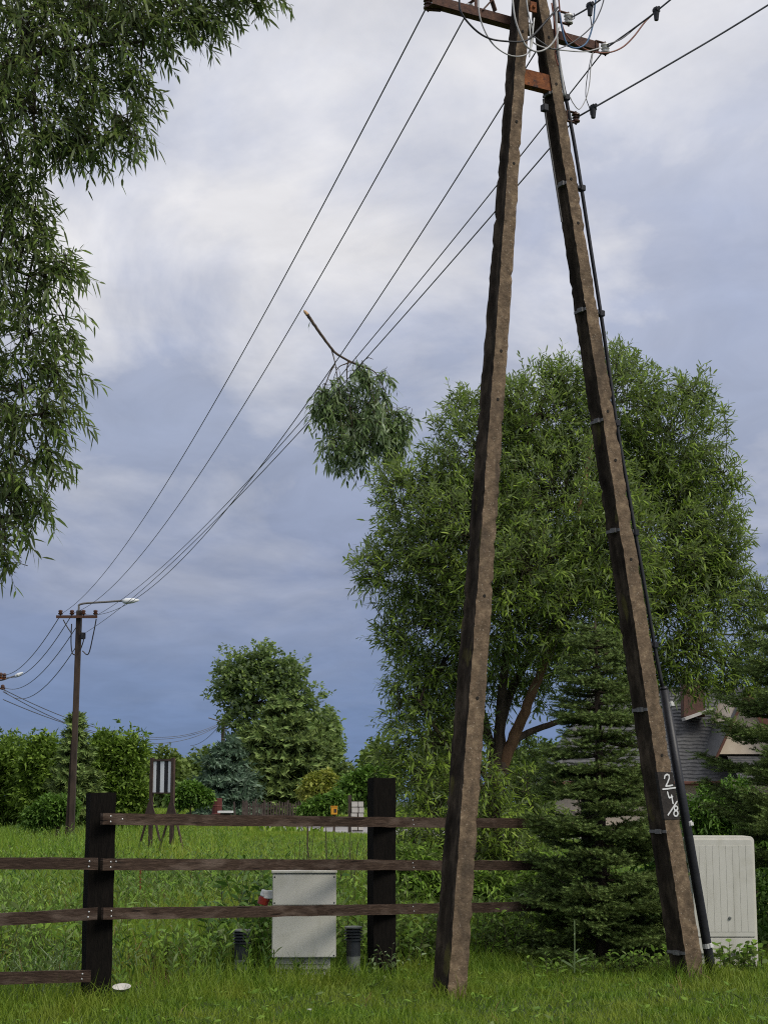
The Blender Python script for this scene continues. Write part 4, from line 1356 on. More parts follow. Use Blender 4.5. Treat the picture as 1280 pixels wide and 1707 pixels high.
def spruce(name, x, y, H, R, label, nb=17, dens=420, seed=1, nl=.022, nw=.0045, mats=('spruce', 'sprucetip'), z0=.12, group=None, shoot=.085, wh=6, tipfrac=.45, pw=.85):
    r = np.random.default_rng(seed)
    t = empty(name, (x, y, 0), label, 'tree', group)
    m = MB(); m.tube([Vector((x, y, -.1)), Vector((x + .01, y, H * .5)), Vector((x, y, H))], [.028 * H ** .8, .018 * H ** .8, .006], 8); m.build('trunk', M['bark'], t, smooth=True)
    SA, SB, TA, TB, ax = [], [], [], [], []
    for k in range(nb):
        zz = z0 + (H - z0) * (k / nb) ** 0.92
        Lb = R * (1 - zz / H) ** pw * r.uniform(.88, 1.08) + .06
        a0 = r.uniform(0, 6.28)
        for j in range(wh):
            a = a0 + j * 6.283 / wh + r.uniform(-.3, .3)
            Lk = Lb * r.uniform(.78, 1.12)
            out = np.array([math.cos(a), math.sin(a), 0]); sid = np.array([-math.sin(a), math.cos(a), 0])
            zj = zz + r.uniform(-.55, .55) * (H / nb)
            lift = r.uniform(-.20, .14)
            def pt(s): return np.array([x, y, zj]) + out * (Lk * s) + UP * (Lk * (lift * s - .10 * s * (1 - s) * 2 + .13 * s ** 3))
            C = [pt(s) for s in np.linspace(0, 1, 6)]
            ax.append(C)
            ns = max(3, int(Lk / (shoot * .62)))
            for q in range(ns):
                s = .14 + .86 * (q + r.uniform(.2, .8)) / ns
                b = pt(min(s, 1))
                ls = min(.42 * Lk * (1 - s) + shoot * 1.1, Lk * .5 + .05)
                for sg in (-1, 1):
                    dr = unit(out * .75 + sid * sg * r.uniform(.65, 1.0) + UP * r.uniform(-.16, .26))
                    e = b + dr * ls * r.uniform(.8, 1.15)
                    SA.append(b); SB.append(e)
                    nn = int(ls / shoot)
                    for w in range(nn):
                        f = (w + .6) / nn
                        for s2 in (-1, 1):
                            c = b + (e - b) * f
                            dd = unit(dr * .8 + np.cross(UP, dr) * s2 * .75 + UP * r.uniform(-.12, .45))
                            g = c + dd * shoot * r.uniform(.7, 1.2)
                            SA.append(c); SB.append(g)
                            if r.random() < tipfrac: TA.append(g - dd * .01); TB.append(g + dd * shoot * .55)
                    if r.random() < tipfrac * 1.3: TA.append(e - dr * .01); TB.append(e + dr * shoot * .45)
            SA.append(C[2]); SB.append(C[5]); TA.append(C[5]); TB.append(C[5] + unit(out + UP * .2) * shoot * .5)
    SA.append(np.array([x, y, H - .25])); SB.append(np.array([x, y, H + .02]))
    TA.append(np.array([x, y, H - .12])); TB.append(np.array([x, y, H + .08]))
    for j in range(5):
        a = j * 1.257; TA.append(np.array([x, y, H - .13])); TB.append(np.array([x + math.cos(a) * .11, y + math.sin(a) * .11, H - .08]))
    tubes3(np.array(ax), np.full(len(ax), .006 + .004 * H), .003, 'branches', M['bark'], t)
    needles(SA, SB, dens, nl, nw, 'needles', M[mats[0]], t)
    needles(TA, TB, dens * 1.15, nl * .95, nw, 'young_shoots', M[mats[1]], t, .8)
    return t


spruce('spruce_tree', XU(1000, 16.3, 1), 16.3, P(1004, 1030, 16.3).z, .92, 'dense young spruce growing between the pole legs in front of the fence end', nb=17, dens=430, seed=4, wh=8, nl=.025, nw=.006, z0=.10, pw=.72, tipfrac=.42)
spruce('spruce_tree', XU(1352, 17.2, 1), 17.2, 3.7, 1.36, 'spruce reaching in from the right edge above the ribbed cabinet', nb=13, dens=330, seed=9, wh=6, nl=.025, nw=.007, z0=1.05, pw=.5, tipfrac=.42)


# ------------------------------------------------------------------ house behind the trees
def house():
    Y = 72.0
    t = empty('house', (XU(1120, Y, 0), Y, 0), 'cream house with dark tiled roof and brown chimney behind the spruce', 'house')
    X = lambda u, z=4: XU(u, Y, z)
    Z = lambda v: P(640, v, Y).z
    ze, zr = Z(1306), Z(1140)
    x0, x1 = X(918), X(1420)
    run = 5.2
    m = MB(); m.box(((x0 + x1) / 2 + .3, Y + run, ze / 2), (x1 - x0 - 1.6, run * 2 - 1.2, ze)); m.build('wall', M['wallcream'], t)
    # roof: hipped at its left end, built as overlapping tile courses
    xr0 = X(1012, 6)
    n = 26
    m = MB()
    for i in range(n):
        f0, f1 = i / n, (i + 1) / n + .012
        za, zb = ze + (zr - ze) * f0, ze + (zr - ze) * min(f1, 1)
        ya, yb = Y - .3 + run * f0, Y - .3 + run * min(f1, 1)
        xa, xb = x0 + (xr0 - x0) * f0, x0 + (xr0 - x0) * min(f1, 1)
        h = .07
        # pantile scallops along the front course
        cols = np.arange(xa, x1 - .01, .33)
        if len(cols) < 3: continue
        vs, fs = [], []
        for c, xx in enumerate(cols):
            sx = max(xx, xb) if c == 0 else xx
            b = .035 if c % 2 else 0
            vs += [(xx, ya, za + h + b), (xx, ya + .01, za - .03), (max(xx, xb), yb, zb + .012 + b * .6)]
        for c in range(len(cols) - 1):
            o = c * 3
            fs += [(o, o + 3, o + 5, o + 2), (o + 1, o + 4, o + 3, o)]
        m.add(vs, fs)
        # hip side
        yy = 2 * (Y + run - .3) - ya; yyb = 2 * (Y + run - .3) - yb
        m.add([(xa, ya, za + h), (xa, yy, za + h), (xb, yyb, zb), (xb, yb, zb), (xa, ya, za), (xa, yy, za)], [(0, 1, 2, 3), (4, 5, 1, 0)])
        m.add([(xa, yy, za), (x1, yy, za), (x1, yyb, zb), (xb, yyb, zb)], [(3, 2, 1, 0)])
    roof = m.build('roof', M['rooftile'], t)
    m = MB(); m.tube([Vector((xr0, Y + run - .3, zr + .05)), Vector((x1, Y + run - .3, zr + .05))], .14, 8); m.tube([Vector((x0, Y - .3, ze + .1)), Vector((xr0, Y + run - .3, zr + .08))], .12, 8); m.build('ridge_cap', M['rooftile'], roof)
    m = MB(); m.tube([Vector((x0, Y - .4, ze)), Vector((x1, Y - .4, ze))], .09, 8); m.build('gutter', M['fascia'], roof)
    # chimney
    zc0, zc1 = Z(1190), Z(1128)
    m = MB(); cx = X(1174, 6); m.box((cx, Y + 2.9, (zc0 + zc1) / 2), (.95, .7, zc1 - zc0)); m.box((cx, Y + 2.9, zc1 + .04), (1.1, .85, .1)); m.build('chimney', M['brickred'], roof, bevel=.02)
    m = MB(); m.box((cx + .1, Y + 2.2, zc0 + .1), (1.3, .9, .12), (1, 0, .35), (0, 1, 0), (-.35, 0, 1)); m.build('flashing', M['paleblock'], roof)
    # front gable with cream wall and brown barge boards
    gx, gz, gb = X(1234, 6), Z(1166), Z(1258)
    w = X(1285, 5) - gx
    yg = Y - .9
    m = MB()
    m.add([(gx - w, yg, gb), (gx + w, yg, gb), (gx + w * .28, yg, gz), (gx - w * .28, yg, gz), (gx - w, yg + 4, gb), (gx + w, yg + 4, gb), (gx + w * .28, yg + 4, gz), (gx - w * .28, yg + 4, gz)],
          [(0, 1, 2, 3), (7, 6, 5, 4), (0, 3, 7, 4), (1, 5, 6, 2), (3, 2, 6, 7)])
    m.build('gable_wall', M['wallcream'], t)
    for s in (-1, 1):
        m = MB(); a = Vector((gx + s * w * 1.12, yg - .35, gb - .1)); b = Vector((gx + s * w * .02, yg - .35, gz + .35))
        m.bar(a + Vector((0, 2.0, 0)), b + Vector((0, 2.0, 0)), 4.2, .10); m.build('gable_roof', M['rooftile'], t)
        m = MB(); m.bar(a - Vector((0, .12, .12)), b - Vector((0, .12, .12)), .06, .34 if s > 0 else .10); m.build('barge_board', M['fascia'], t)
    # roof window at the right edge
    m = MB(); c = Vector((X(1279, 6), Y + .3, Z(1203))); nrm = Vector((0, -(zr - ze), run)).normalized(); sl = Vector((0, run, zr - ze)).normalized()
    m.box(c + nrm * .75, (1.0, 1.5, .08), (1, 0, 0), sl, nrm); m.build('roof_window', M['glass'], t)
    # lower porch roof and its wall
    m = MB(); px0, px1 = X(1205, 2.5), X(1420, 2.5)
    for i in range(9):
        f0, f1 = i / 9, (i + 1.1) / 9
        z0_, z1_ = Z(1300) + (Z(1262) - Z(1300)) * f0, Z(1300) + (Z(1262) - Z(1300)) * f1
        m.add([(px0, yg - 2.2 + 2.2 * f0, z0_ + .05), (px1, yg - 2.2 + 2.2 * f0, z0_ + .05), (px1, yg - 2.2 + 2.2 * f1, z1_), (px0, yg - 2.2 + 2.2 * f1, z1_), (px0, yg - 2.2 + 2.2 * f0, z0_ - .04), (px1, yg - 2.2 + 2.2 * f0, z0_ - .04)], [(0, 1, 2, 3), (4, 5, 1, 0)])
    m.build('porch_roof', M['rooftile'], t)
    m = MB(); m.box(((px0 + px1) / 2, yg - 2.25, Z(1304)), (px1 - px0, .12, .2)); m.build('porch_gutter', M['signblack'], t)
    m = MB(); m.box(((px0 + px1) / 2, yg - .4, Z(1300) / 2), (px1 - px0, .3, Z(1300))); m.build('porch_wall', M['wallcream'], t)


house()


# ------------------------------------------------------------------ distant trees and hedges
def leafy(name, label, cat, Y, L, n, leafL, leafW, mat, group=None, per=5, twigL=.5, trunk=None, up=.3, inner=.4, six=False, dr=.2, spread=.9, clump=None):
    lobes = px_lobes(L, Y)
    u0 = L[0][0] if trunk is None else trunk[0]
    z = 0
    t = empty(name, (XU(u0, Y, 1), Y, 0), label, cat, group)
    b = Vector((XU(u0, Y, 1), Y, -.1))
    top = max(lobes, key=lambda c: c[0].z)[0]
    tr = trunk[1] if trunk else .12
    limb(t, [b, b * .6 + Vector((top.x, Y, top.z * .5)) * .4 + Vector((0, 0, .2)), top], tr, tr * .2, 'trunk', 'bark', 5, 8, tr * .1)
    if clump:
        cp, cd, _ = lobe_points(lobes, clump[0], .25, .45)
        ci = rng.integers(0, clump[0], n)
        g = rng.normal(size=(n, 3)) * clump[1]
        p, d = cp[ci] + g, unit(cd[ci] + unit(g) * .8)
    else:
        p, d, _ = lobe_points(lobes, n, inner, .5)
    ok = p[:, 2] > .05
    p, d = p[ok], d[ok]; n = len(p)
    d0 = unit(d * .8 + UP * up + rng.normal(size=d.shape) * .4)
    Ls = twigL * (.6 + .8 * rng.random(n))
    twig_foliage(p - d0 * (Ls * .5)[:, None], d0, Ls, np.full(n, dr), per, leafL, leafW, M[mat], t, 'crown', six, spread, .2)
    branches_to(t, M['bark'], [b + (top - b) * f for f in (.3, .5, .7)], [c for c, _ in lobes], tr * .35, tr * .1, 'boughs', .1)
    return t


# thuja bushes left of and behind the lamp pole
gH = 'dark bushes along the far side of the meadow'
leafy('thuja_bush', 'dark rounded thuja bush at the far left edge of the hedge', 'bush', 74, [(25, 1290, 30, 0, 1.6), (10, 1275, 28, 0, 1.5), (40, 1320, 32, -.5, 1.2), (5, 1330, 34, 0, 1.2), (-25, 1290, 35, 0, 1.6), (10, 1365, 34, 0, .8), (45, 1365, 30, 0, .8)], 2600, .26, .11, 'thuja', gH, 5, .35, None, 1.0, clump=(190, .22))
leafy('thuja_bush', 'dark thuja bush directly left of the lamp pole', 'bush', 72, [(75, 1290, 32, 0, 1.6), (55, 1262, 20, 0, 1.5), (80, 1258, 17, 0, 1.5), (66, 1325, 32, 0, 1.1), (75, 1365, 32, 0, .8)], 2600, .26, .11, 'thuja', gH, 5, .35, None, 1.0, clump=(190, .22))
leafy('thuja_bush', 'broad dark thuja bush between lamp pole and striped sign', 'bush', 70, [(195, 1290, 40, 0, 1.4), (180, 1262, 28, 0, 1.3), (215, 1258, 26, 0, 1.3), (176, 1315, 24, 0, 1.3), (222, 1315, 24, 0, 1.3), (195, 1335, 42, 0, .8), (175, 1368, 32, 0, .7), (215, 1368, 32, 0, .7)], 3300, .26, .11, 'thuja', gH, 5, .35, None, 1.0, clump=(240, .22))
leafy('thuja_bush', 'paler loose bush peeking between lamp pole and broad thuja', 'bush', 84, [(172, 1240, 12, 0, 1.4), (168, 1270, 12, 0, 1.6)], 420, .30, .15, 'bush', gH, 5, .4)
spruce('spruce_tree', XU(122, 64, 1), 64, P(122, 1188, 64).z, 1.0, 'narrow dark spruce right behind the lamp pole', nb=16, dens=50, seed=21, wh=8, nl=.20, nw=.07, mats=('spruce', 'sprucetip'), shoot=.36, tipfrac=.2, z0=.5)
leafy('shrub', 'low bright shrub at the foot of the lamp pole', 'shrub', 58, [(85, 1350, 26, 0, .8), (110, 1345, 20, 0, .8), (60, 1362, 20, 0, .7)], 900, .17, .08, 'bush', None, 6, .3)
leafy('shrub', 'yellow green low shrub right of the striped sign', 'shrub', 95, [(318, 1320, 20, 0, .8), (300, 1330, 18, 0, .7), (338, 1328, 16, 0, .7)], 900, .26, .14, 'bush', None, 5, .3)

# the tall poplar with conifers below
leafy('poplar_tree', 'tall poplar with pale branches towering above the far fence', 'tree', 165,
      [(398, 1125, 28, 0, 1.0), (440, 1108, 26, 0, 1.1), (470, 1125, 28, 0, 1.1), (380, 1165, 22, 0), (425, 1150, 36, 0), (470, 1165, 36, 0, 1.1), (405, 1195, 30, 0), (505, 1165, 24, 0, 1.2), (430, 1225, 30, 0), (530, 1215, 20, 0), (385, 1140, 22, 0), (420, 1095, 16, 0), (455, 1100, 14, 0), (372, 1118, 12, 0), (395, 1105, 13, 0), (492, 1128, 16, 0), (520, 1180, 17, 0), (365, 1150, 10, 0)],
      2300, .50, .34, 'poplar', None, 5, .8, (440, .38), .6, .35, False, .05, .9, (150, .55))
leafy('birch_tree', 'thin pale birch behind the right flank of the poplar', 'tree', 200, [(545, 1205, 18, 0, 1.6), (552, 1240, 18, 0, 1.4), (558, 1225, 12, 0, 1.6), (535, 1240, 18, 0, 1.4)], 800, .6, .35, 'poplar', None, 5, 1.2, (548, .2), .1, .35, False, .7)
spruce('spruce_tree', XU(470, 150, 1), 150, P(470, 1160, 150).z, 4.4, 'wide dark spruce in front of the poplar', nb=13, dens=11, seed=31, wh=10, nl=.55, nw=.22, mats=('spruce', 'sprucetip'), shoot=1.0, tipfrac=.22, z0=.6, pw=.6)
spruce('spruce_tree', XU(530, 155, 1), 155, P(530, 1205, 155).z, 3.3, 'dark spruce right of the wide spruce under the birch', nb=11, dens=11, seed=33, wh=9, nl=.55, nw=.22, mats=('spruce', 'sprucetip'), shoot=1.0, tipfrac=.15, z0=.6, pw=.6)
spruce('spruce_tree', XU(378, 140, 1), 140, P(385, 1228, 140).z, 2.5, 'silvery blue spruce left of the poplar foot', nb=10, dens=11, seed=35, wh=9, nl=.5, nw=.2, mats=('bluespruce', 'bluespruce'), shoot=.8, tipfrac=.5, z0=.5, pw=.6)
spruce('spruce_tree', XU(415, 152, 1), 152, P(415, 1215, 152).z, 3.2, 'dark spruce squeezed between blue spruce and wide spruce', nb=11, dens=11, seed=37, wh=9, nl=.55, nw=.22, mats=('spruce', 'spruce'), shoot=1.0, tipfrac=.2, z0=.6, pw=.6)
gS = 'shrubs by the far road'
leafy('shrub', 'yellowish shrub in front of the far picket fence', 'shrub', 110, [(530, 1305, 20, 0, .8), (550, 1322, 18, 0, .9), (515, 1318, 14, 0, .9), (545, 1295, 12, 0, .9)], 700, .30, .17, 'bushyellow', gS, 5, .45)
leafy('shrub', 'fresh green shrub beside the yellow box', 'shrub', 96, [(535, 1345, 20, 0, .8), (515, 1352, 16, 0, .7), (560, 1335, 16, 0, .9)], 800, .26, .13, 'bush', gS, 5, .35)
leafy('shrub', 'tall green shrub left of the sleeper post top', 'shrub', 100, [(590, 1312, 22, 0, 1.0), (610, 1300, 20, 0, 1.1), (575, 1325, 18, 0, .9), (625, 1320, 22, 0, 1.1), (645, 1300, 22, 0, 1.1)], 1400, .28, .14, 'bush', gS, 5, .4)
leafy('shrub', 'bright green shrub behind the top of the ribbed cabinet', 'shrub', 24, [(1190, 1350, 48, 0, .9), (1240, 1370, 45, .2, .9), (1160, 1380, 35, 0, .9), (1225, 1320, 28, .2), (1285, 1400, 60, .2)], 1300, .10, .03, 'bush', gS, 9, .25, None, .3, .3, True, .4)
leafy('shrub', 'dense green thicket left of the willow foot', 'shrub', 19.2, [(690, 1440, 38, 0), (720, 1490, 42, 0), (830, 1490, 48, 0), (870, 1540, 45, -.5), (700, 1540, 38, -.4), (770, 1500, 45, 0), (920, 1460, 45, 0), (800, 1545, 40, -.4)], 1500, .105, .026, 'weed', gS, 9, .28, None, .4, .3, True, .4)
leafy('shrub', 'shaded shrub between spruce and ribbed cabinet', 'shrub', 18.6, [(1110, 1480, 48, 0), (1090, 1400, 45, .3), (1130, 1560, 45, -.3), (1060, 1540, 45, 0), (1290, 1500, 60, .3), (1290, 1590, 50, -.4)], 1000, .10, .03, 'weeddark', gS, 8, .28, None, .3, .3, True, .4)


def far_wood():
    V0, D0, LL = [], [], []
    for k in range(150):
        x = rng.uniform(-150, 150); y = rng.uniform(270, 340)
        u = 640 + F * x / y
        h = 9.0 + 3.2 * rng.random() + 2.0 * math.sin(x * .06) - (2.5 if u > 820 else 0)
        if 250 < u < 400: h = 7.0 + 2.5 * rng.random() + max(0, (u - 250)) * .02
        for j in range(5):
            c = Vector((x + rng.uniform(-2, 2), y, h * (.35 + .5 * j / 4)))
            rr = h * (.30 - .03 * j) * rng.uniform(.8, 1.2)
            n = 75
            d = rand_dirs(n); d[:, 1] = -abs(d[:, 1])
            V0.append(np.array(list(c)) + d * rr * (.7 + .3 * rng.random(n))[:, None]); D0.append(unit(d + UP * .5))
    p, d = np.concatenate(V0), np.concatenate(D0); n = len(p)
    ok = p[:, 2] > .1; p, d = p[ok], d[ok]; n = len(p)
    o = twig_foliage(p, d, np.full(n, .8), np.full(n, .1), 2, .95, .8, M['wood'], None, 'far_wood', False, .9, .2)
    tag(o, 'far green wood closing the horizon behind the fields', 'wood', kind='stuff')


far_wood()


def picket_fence():
    Y = 135.0
    t = empty('picket_fence', (XU(470, Y, 0), Y, 0), 'weathered grey picket fence under the dark spruces', 'fence')
    m = MB(); r = random.Random(2)
    x = XU(405, Y, 0); xe = XU(560, Y, 0)
    while x < xe:
        h = 1.35 + r.uniform(-.18, .15); w = r.uniform(.10, .16)
        m.box((x, Y, h / 2), (w, .04, h), (1, 0, r.uniform(-.04, .04)))
        x += r.uniform(.17, .24)
    for z in (.4, 1.05): m.box(((XU(405, Y, 0) + xe) / 2, Y + .06, z), (xe - XU(405, Y, 0), .06, .09))
    tag(m.build('pickets', M['picket'], t), kind='stuff')
    for u in (405, 440, 480, 520, 559):
        m = MB(); m.box((XU(u, Y, 0), Y + .12, .75), (.14, .14, 1.6)); m.build('post', M['picket'], t)


picket_fence()


def road_things():
    Y = 128.0; x = XU(362, Y, 1)
    m = MB(); m.lathe((x, Y, 0), [(.38, 0), (.40, .1), (.38, .5), (.41, .55), (.38, .6), (.38, 1.1), (.41, 1.15), (.38, 1.2), (.38, 1.66), (.36, 1.7)], n=14)
    tag(m.build('barrel', M['barrel'], None), 'faded red barrel standing left of the picket fence', 'barrel')
    for i, u in enumerate((393, 411, 424)):
        m = MB(); x = XU(u, 126, 1); m.bar((x, 126, -.1), (x + .12 * (i - 1), 126, 1.45 + .1 * i), .13, .13, up=(0, 1, 0))
        tag(m.build('stake', M['picket'], None), ['upright old stake right of the red barrel', 'middle old stake of three before the dark spruces', 'tilted old stake nearest the picket fence'][i], 'stake', 'stakes by the picket fence')
    Y = 82.0
    t = empty('gate_pillar', (XU(594, Y, 1), Y, 0), 'short pillar of pale stacked blocks beside the sleeper post', 'pillar')
    zt = P(594, 1334, Y).z
    r = random.Random(4)
    n = 5
    for i in range(n):
        z = .1 + (zt - .15) * (i + .5) / n
        m = MB(); m.box((XU(591, Y, 1) + r.uniform(-.02, .02), Y, z), (.30, .3, (zt - .15) / n * .88)); m.build('block', M['paleblock'], t, bevel=.01)
        m = MB(); m.box((XU(602, Y, 1) + r.uniform(-.02, .02), Y + .02, z), (.24, .3, (zt - .15) / n * .88)); m.build('block', M['paleblock'], t, bevel=.01)
    m = MB(); m.box((XU(596, Y, 1), Y + .04, zt / 2), (.52, .25, zt - .12)); m.build('core', M['picket'], t)
    m = MB(); m.bar((XU(583, Y, 1), Y, -.1), (XU(583, Y, 1), Y, zt + .25), .16, .16, up=(0, 1, 0)); tag(m.build('stake', M['picket'], None), 'dark stake standing against the pale block pillar', 'stake')
    Y = 80.0
    t = empty('service_box', (XU(557, Y, 1), Y, 0), 'small yellow roadside box on a short leg', 'box')
    zb = P(557, 1358, Y).z; ztp = P(557, 1345, Y).z
    m = MB(); m.box((XU(557, Y, 1), Y, (zb + ztp) / 2), (.30, .22, ztp - zb)); m.box((XU(557, Y, 1), Y, ztp + .02), (.34, .26, .05)); m.build('housing', M['yellow'], t, bevel=.015)
    m = MB(); m.box((XU(557, Y, 1), Y, zb / 2), (.10, .10, zb)); m.build('leg', M['signsteel'], t)
    m = MB(); m.box((XU(559, Y, 1), Y - .115, (zb + ztp) / 2), (.12, .01, .16)); m.build('label_plate', M['signsteel'], t)
    Y = 78.0
    t = empty('concrete_slab', (XU(376, Y, .6), Y, 0), 'white slab lying above the grass behind the top rail', 'slab')
    z = P(376, 1353.5, Y).z
    m = MB(); m.box((XU(376, Y, .6), Y, z), (.62, 1.2, .10)); m.build('top', M['whitepaint'], t, bevel=.01)
    m = MB(); m.box((XU(377, Y, .6), Y, z / 2 - .03), (.45, .9, z - .05)); m.build('base', M['picket'], t, bevel=.01)
    for u, v0, v1, Yk, nm, lb, mt in ((513, 1378, 1432, 30, 'stake', 'thin dark stake in the meadow behind the top rail', 'signsteel'), (235, 1452, 1482, 22, 'stake', 'short rusty stake in the meadow right of the black post', 'rust')):
        a = P(u, v0 - 12, Yk); m = MB(); m.tube([Vector((a.x, a.y, -.05)), a], .014, 6); tag(m.build(nm, M[mt], None), lb, 'stake')


road_things()


# ------------------------------------------------------------------ grasses and weeds
def blades(xy, h, w, lean, name, mat, label, cat='grass', curl=.6):
    n = len(xy)
    a = rng.random(n) * 6.283
    ld = np.stack([np.cos(a), np.sin(a), np.zeros(n)], 1)
    b = rng.random(n) * 6.283
    s = np.stack([np.cos(b), np.sin(b) * .5, np.zeros(n)], 1)
    base = np.concatenate([xy, np.full((n, 1), -.01)], 1)
    H = h[:, None]; W = w[:, None]; ln = lean[:, None]
    c1 = base + UP * H * .5 + ld * H * ln * .30
    tip = base + UP * H * (1 - .35 * ln ** 2) + ld * H * ln * (.3 + curl)
    V = np.stack([base - s * W * .5, base + s * W * .5, c1 - s * W * .42, c1 + s * W * .42, tip], 1).reshape(-1, 3)
    o = (np.arange(n) * 5)[:, None]
    ob = np_mesh(name, V, o + np.array([[2, 3, 4]]), o + np.array([[0, 1, 3, 2]]), M[mat])
    tag(ob, label, cat, kind='stuff')
    return ob


def fence_y(x):
    return np.where(x < PA.x, PA.y - .1 + (x - PA.x) * .08, PA.y + (x - PA.x) * (PB.y - PA.y) / (PB.x - PA.x))


def smooth_noise(x, y, s, seed):
    r = np.random.default_rng(seed)
    out = np.zeros_like(x)
    for k in range(5):
        a = r.uniform(0, 6.28); f = s * r.uniform(.6, 1.7); ph = r.uniform(0, 6.28)
        out += np.sin((x * math.cos(a) + y * math.sin(a)) * f + ph)
    return out / 5


def wedge(n, y0, y1, k=.255, mar=1.2):
    y = np.sqrt(y0 ** 2 + (y1 ** 2 - y0 ** 2) * rng.random(n))
    x = (rng.random(n) * 2 - 1) * (k * y + mar)
    return x, y


def road_dist(x, y):
    d = np.full(len(x), 1e9)
    for a, b in zip(ROAD[:-1], ROAD[1:]):
        ab = b - a; t = np.clip(((x - a[0]) * ab[0] + (y - a[1]) * ab[1]) / (ab @ ab), 0, 1)
        d = np.minimum(d, np.hypot(x - a[0] - ab[0] * t, y - a[1] - ab[1] * t))
    return d


def grasses():
    # mown-ish lawn in front of the fence
    x, y = wedge(150000, 9.8, 17.5)
    fy = fence_y(x)
    ok = y < fy + .10 + .25 * smooth_noise(x, y, 2.0, 1)
    x, y, fy = x[ok], y[ok], fy[ok]; n = len(x)
    near = np.clip(1 - (fy - y) / 1.1, 0, 1)
    leg = np.minimum(np.hypot(x - FL.x, y - FL.y), np.hypot(x - FR.x, y - FR.y))
    h = (.045 + .075 * rng.random(n) ** 1.5) * (1 + .40 * smooth_noise(x, y, 2.6, 2)) * (1 + 1.5 * near + 1.3 * np.exp(-(leg / .3) ** 2))
    blades(np.stack([x, y], 1), h, .004 + .004 * rng.random(n), .25 + .8 * rng.random(n), 'lawn_grass', 'lawn', 'short bright green lawn in front of the fence and pole')
    # meadow
    x, y = wedge(115000, 14.0, 34.0)
    fy = fence_y(x)
    ok = (y > fy + .05)
    x, y, fy = x[ok], y[ok], fy[ok]; n = len(x)
    h = (.20 + .34 * rng.random(n) ** 1.4) * (1 + .60 * smooth_noise(x, y, 1.3, 3)) * np.clip(.45 + (y - fy) * .25, .45, 1)
    blades(np.stack([x, y], 1), h, .006 + .007 * rng.random(n), .1 + .6 * rng.random(n) ** 1.5, 'meadow_grass', 'meadow', 'tall wild meadow grass just behind the rail fence')
    x, y = wedge(110000, 33.0, 82.0, .25, 2)
    ok = road_dist(x, y) > 3.3
    x, y = x[ok], y[ok]; n = len(x)
    h = (.26 + .48 * rng.random(n) ** 1.5) * (1 + .60 * smooth_noise(x, y, .75, 4))
    h = np.where((x / y > -.085) & (y > 40), h * .32, h)
    blades(np.stack([x, y], 1), h, .018 + .022 * rng.random(n), .1 + .5 * rng.random(n), 'meadow_grass', 'meadow', 'far meadow grass around the striped sign and road')
    x, y = wedge(60000, 80.0, 280.0, .25, 3)
    ok = road_dist(x, y) > 3.4
    x, y = x[ok], y[ok]; n = len(x)
    blades(np.stack([x, y], 1), .3 + .3 * rng.random(n), .10 + .12 * rng.random(n), .2 + .8 * rng.random(n), 'field_grass', 'meadow', 'distant field grass beyond the pale road')
    x, y = wedge(2600, 10.5, 40.0); n = len(x)
    lw = y < fence_y(x)
    keep = (~lw) | (rng.random(n) < .8)
    x, y, lw = x[keep], y[keep], lw[keep]; n = len(x)
    blades(np.stack([x, y], 1), np.where(lw, .07 + .10 * rng.random(n), .35 + .35 * rng.random(n)), .003 + .0003 * y, .2 + .9 * rng.random(n), 'dry_stems', 'dry', 'dry straw coloured stems scattered through lawn and meadow')
    # low broad leaves in the lawn
    x, y = wedge(380, 10.2, 16.0); ok = y < fence_y(x) + .2
    x, y = x[ok], y[ok]; n = len(x); per = 6
    a = rng.random((n, per)) * 6.283
    d = unit(np.stack([np.cos(a), np.sin(a), .25 + .5 * rng.random((n, per))], 2)).reshape(-1, 3)
    bs = np.repeat(np.stack([x, y, np.full(n, .035)], 1), per, 0); k = len(bs)
    o = leaves(bs, d, .04 + .05 * rng.random(k), .014 + .016 * rng.random(k), .3 * rng.random(k), 'lawn_weeds', M['weed'], None)
    tag(o, 'flat leafy weeds mixed into the lawn', 'weeds', kind='stuff')
    # dry patch and straw right of the black post
    c = G(222, 1622)
    n = 2600
    x = c.x + .17 * rng.normal(size=n); y = c.y + 1.0 + .32 * rng.normal(size=n)
    blades(np.stack([x, y], 1), .10 + .14 * rng.random(n), np.full(n, .004), .4 + .9 * rng.random(n), 'dry_grass', 'dry', 'patch of brown withered stalks right of the black post')
    c = G(285, 1635); n = 1500
    x = c.x + .30 * rng.normal(size=n); y = c.y + .6 + .25 * rng.normal(size=n)
    blades(np.stack([x, y], 1), .03 + .04 * rng.random(n), np.full(n, .006), .9 + .9 * rng.random(n), 'dry_litter', 'dry', 'flat brown cut grass litter behind the fence')
    # pale long blades left of the black post
    c = G(35, 1650); n = 260
    n = 130; x = c.x + .35 * rng.normal(size=n); y = c.y + 1.0 + .3 * rng.normal(size=n)
    blades(np.stack([x, y], 1), .36 + .2 * rng.random(n), .012 + .006 * rng.random(n), .7 + .7 * rng.random(n), 'reed_grass', 'pale', 'pale long arching blades left of the black post')


grasses()


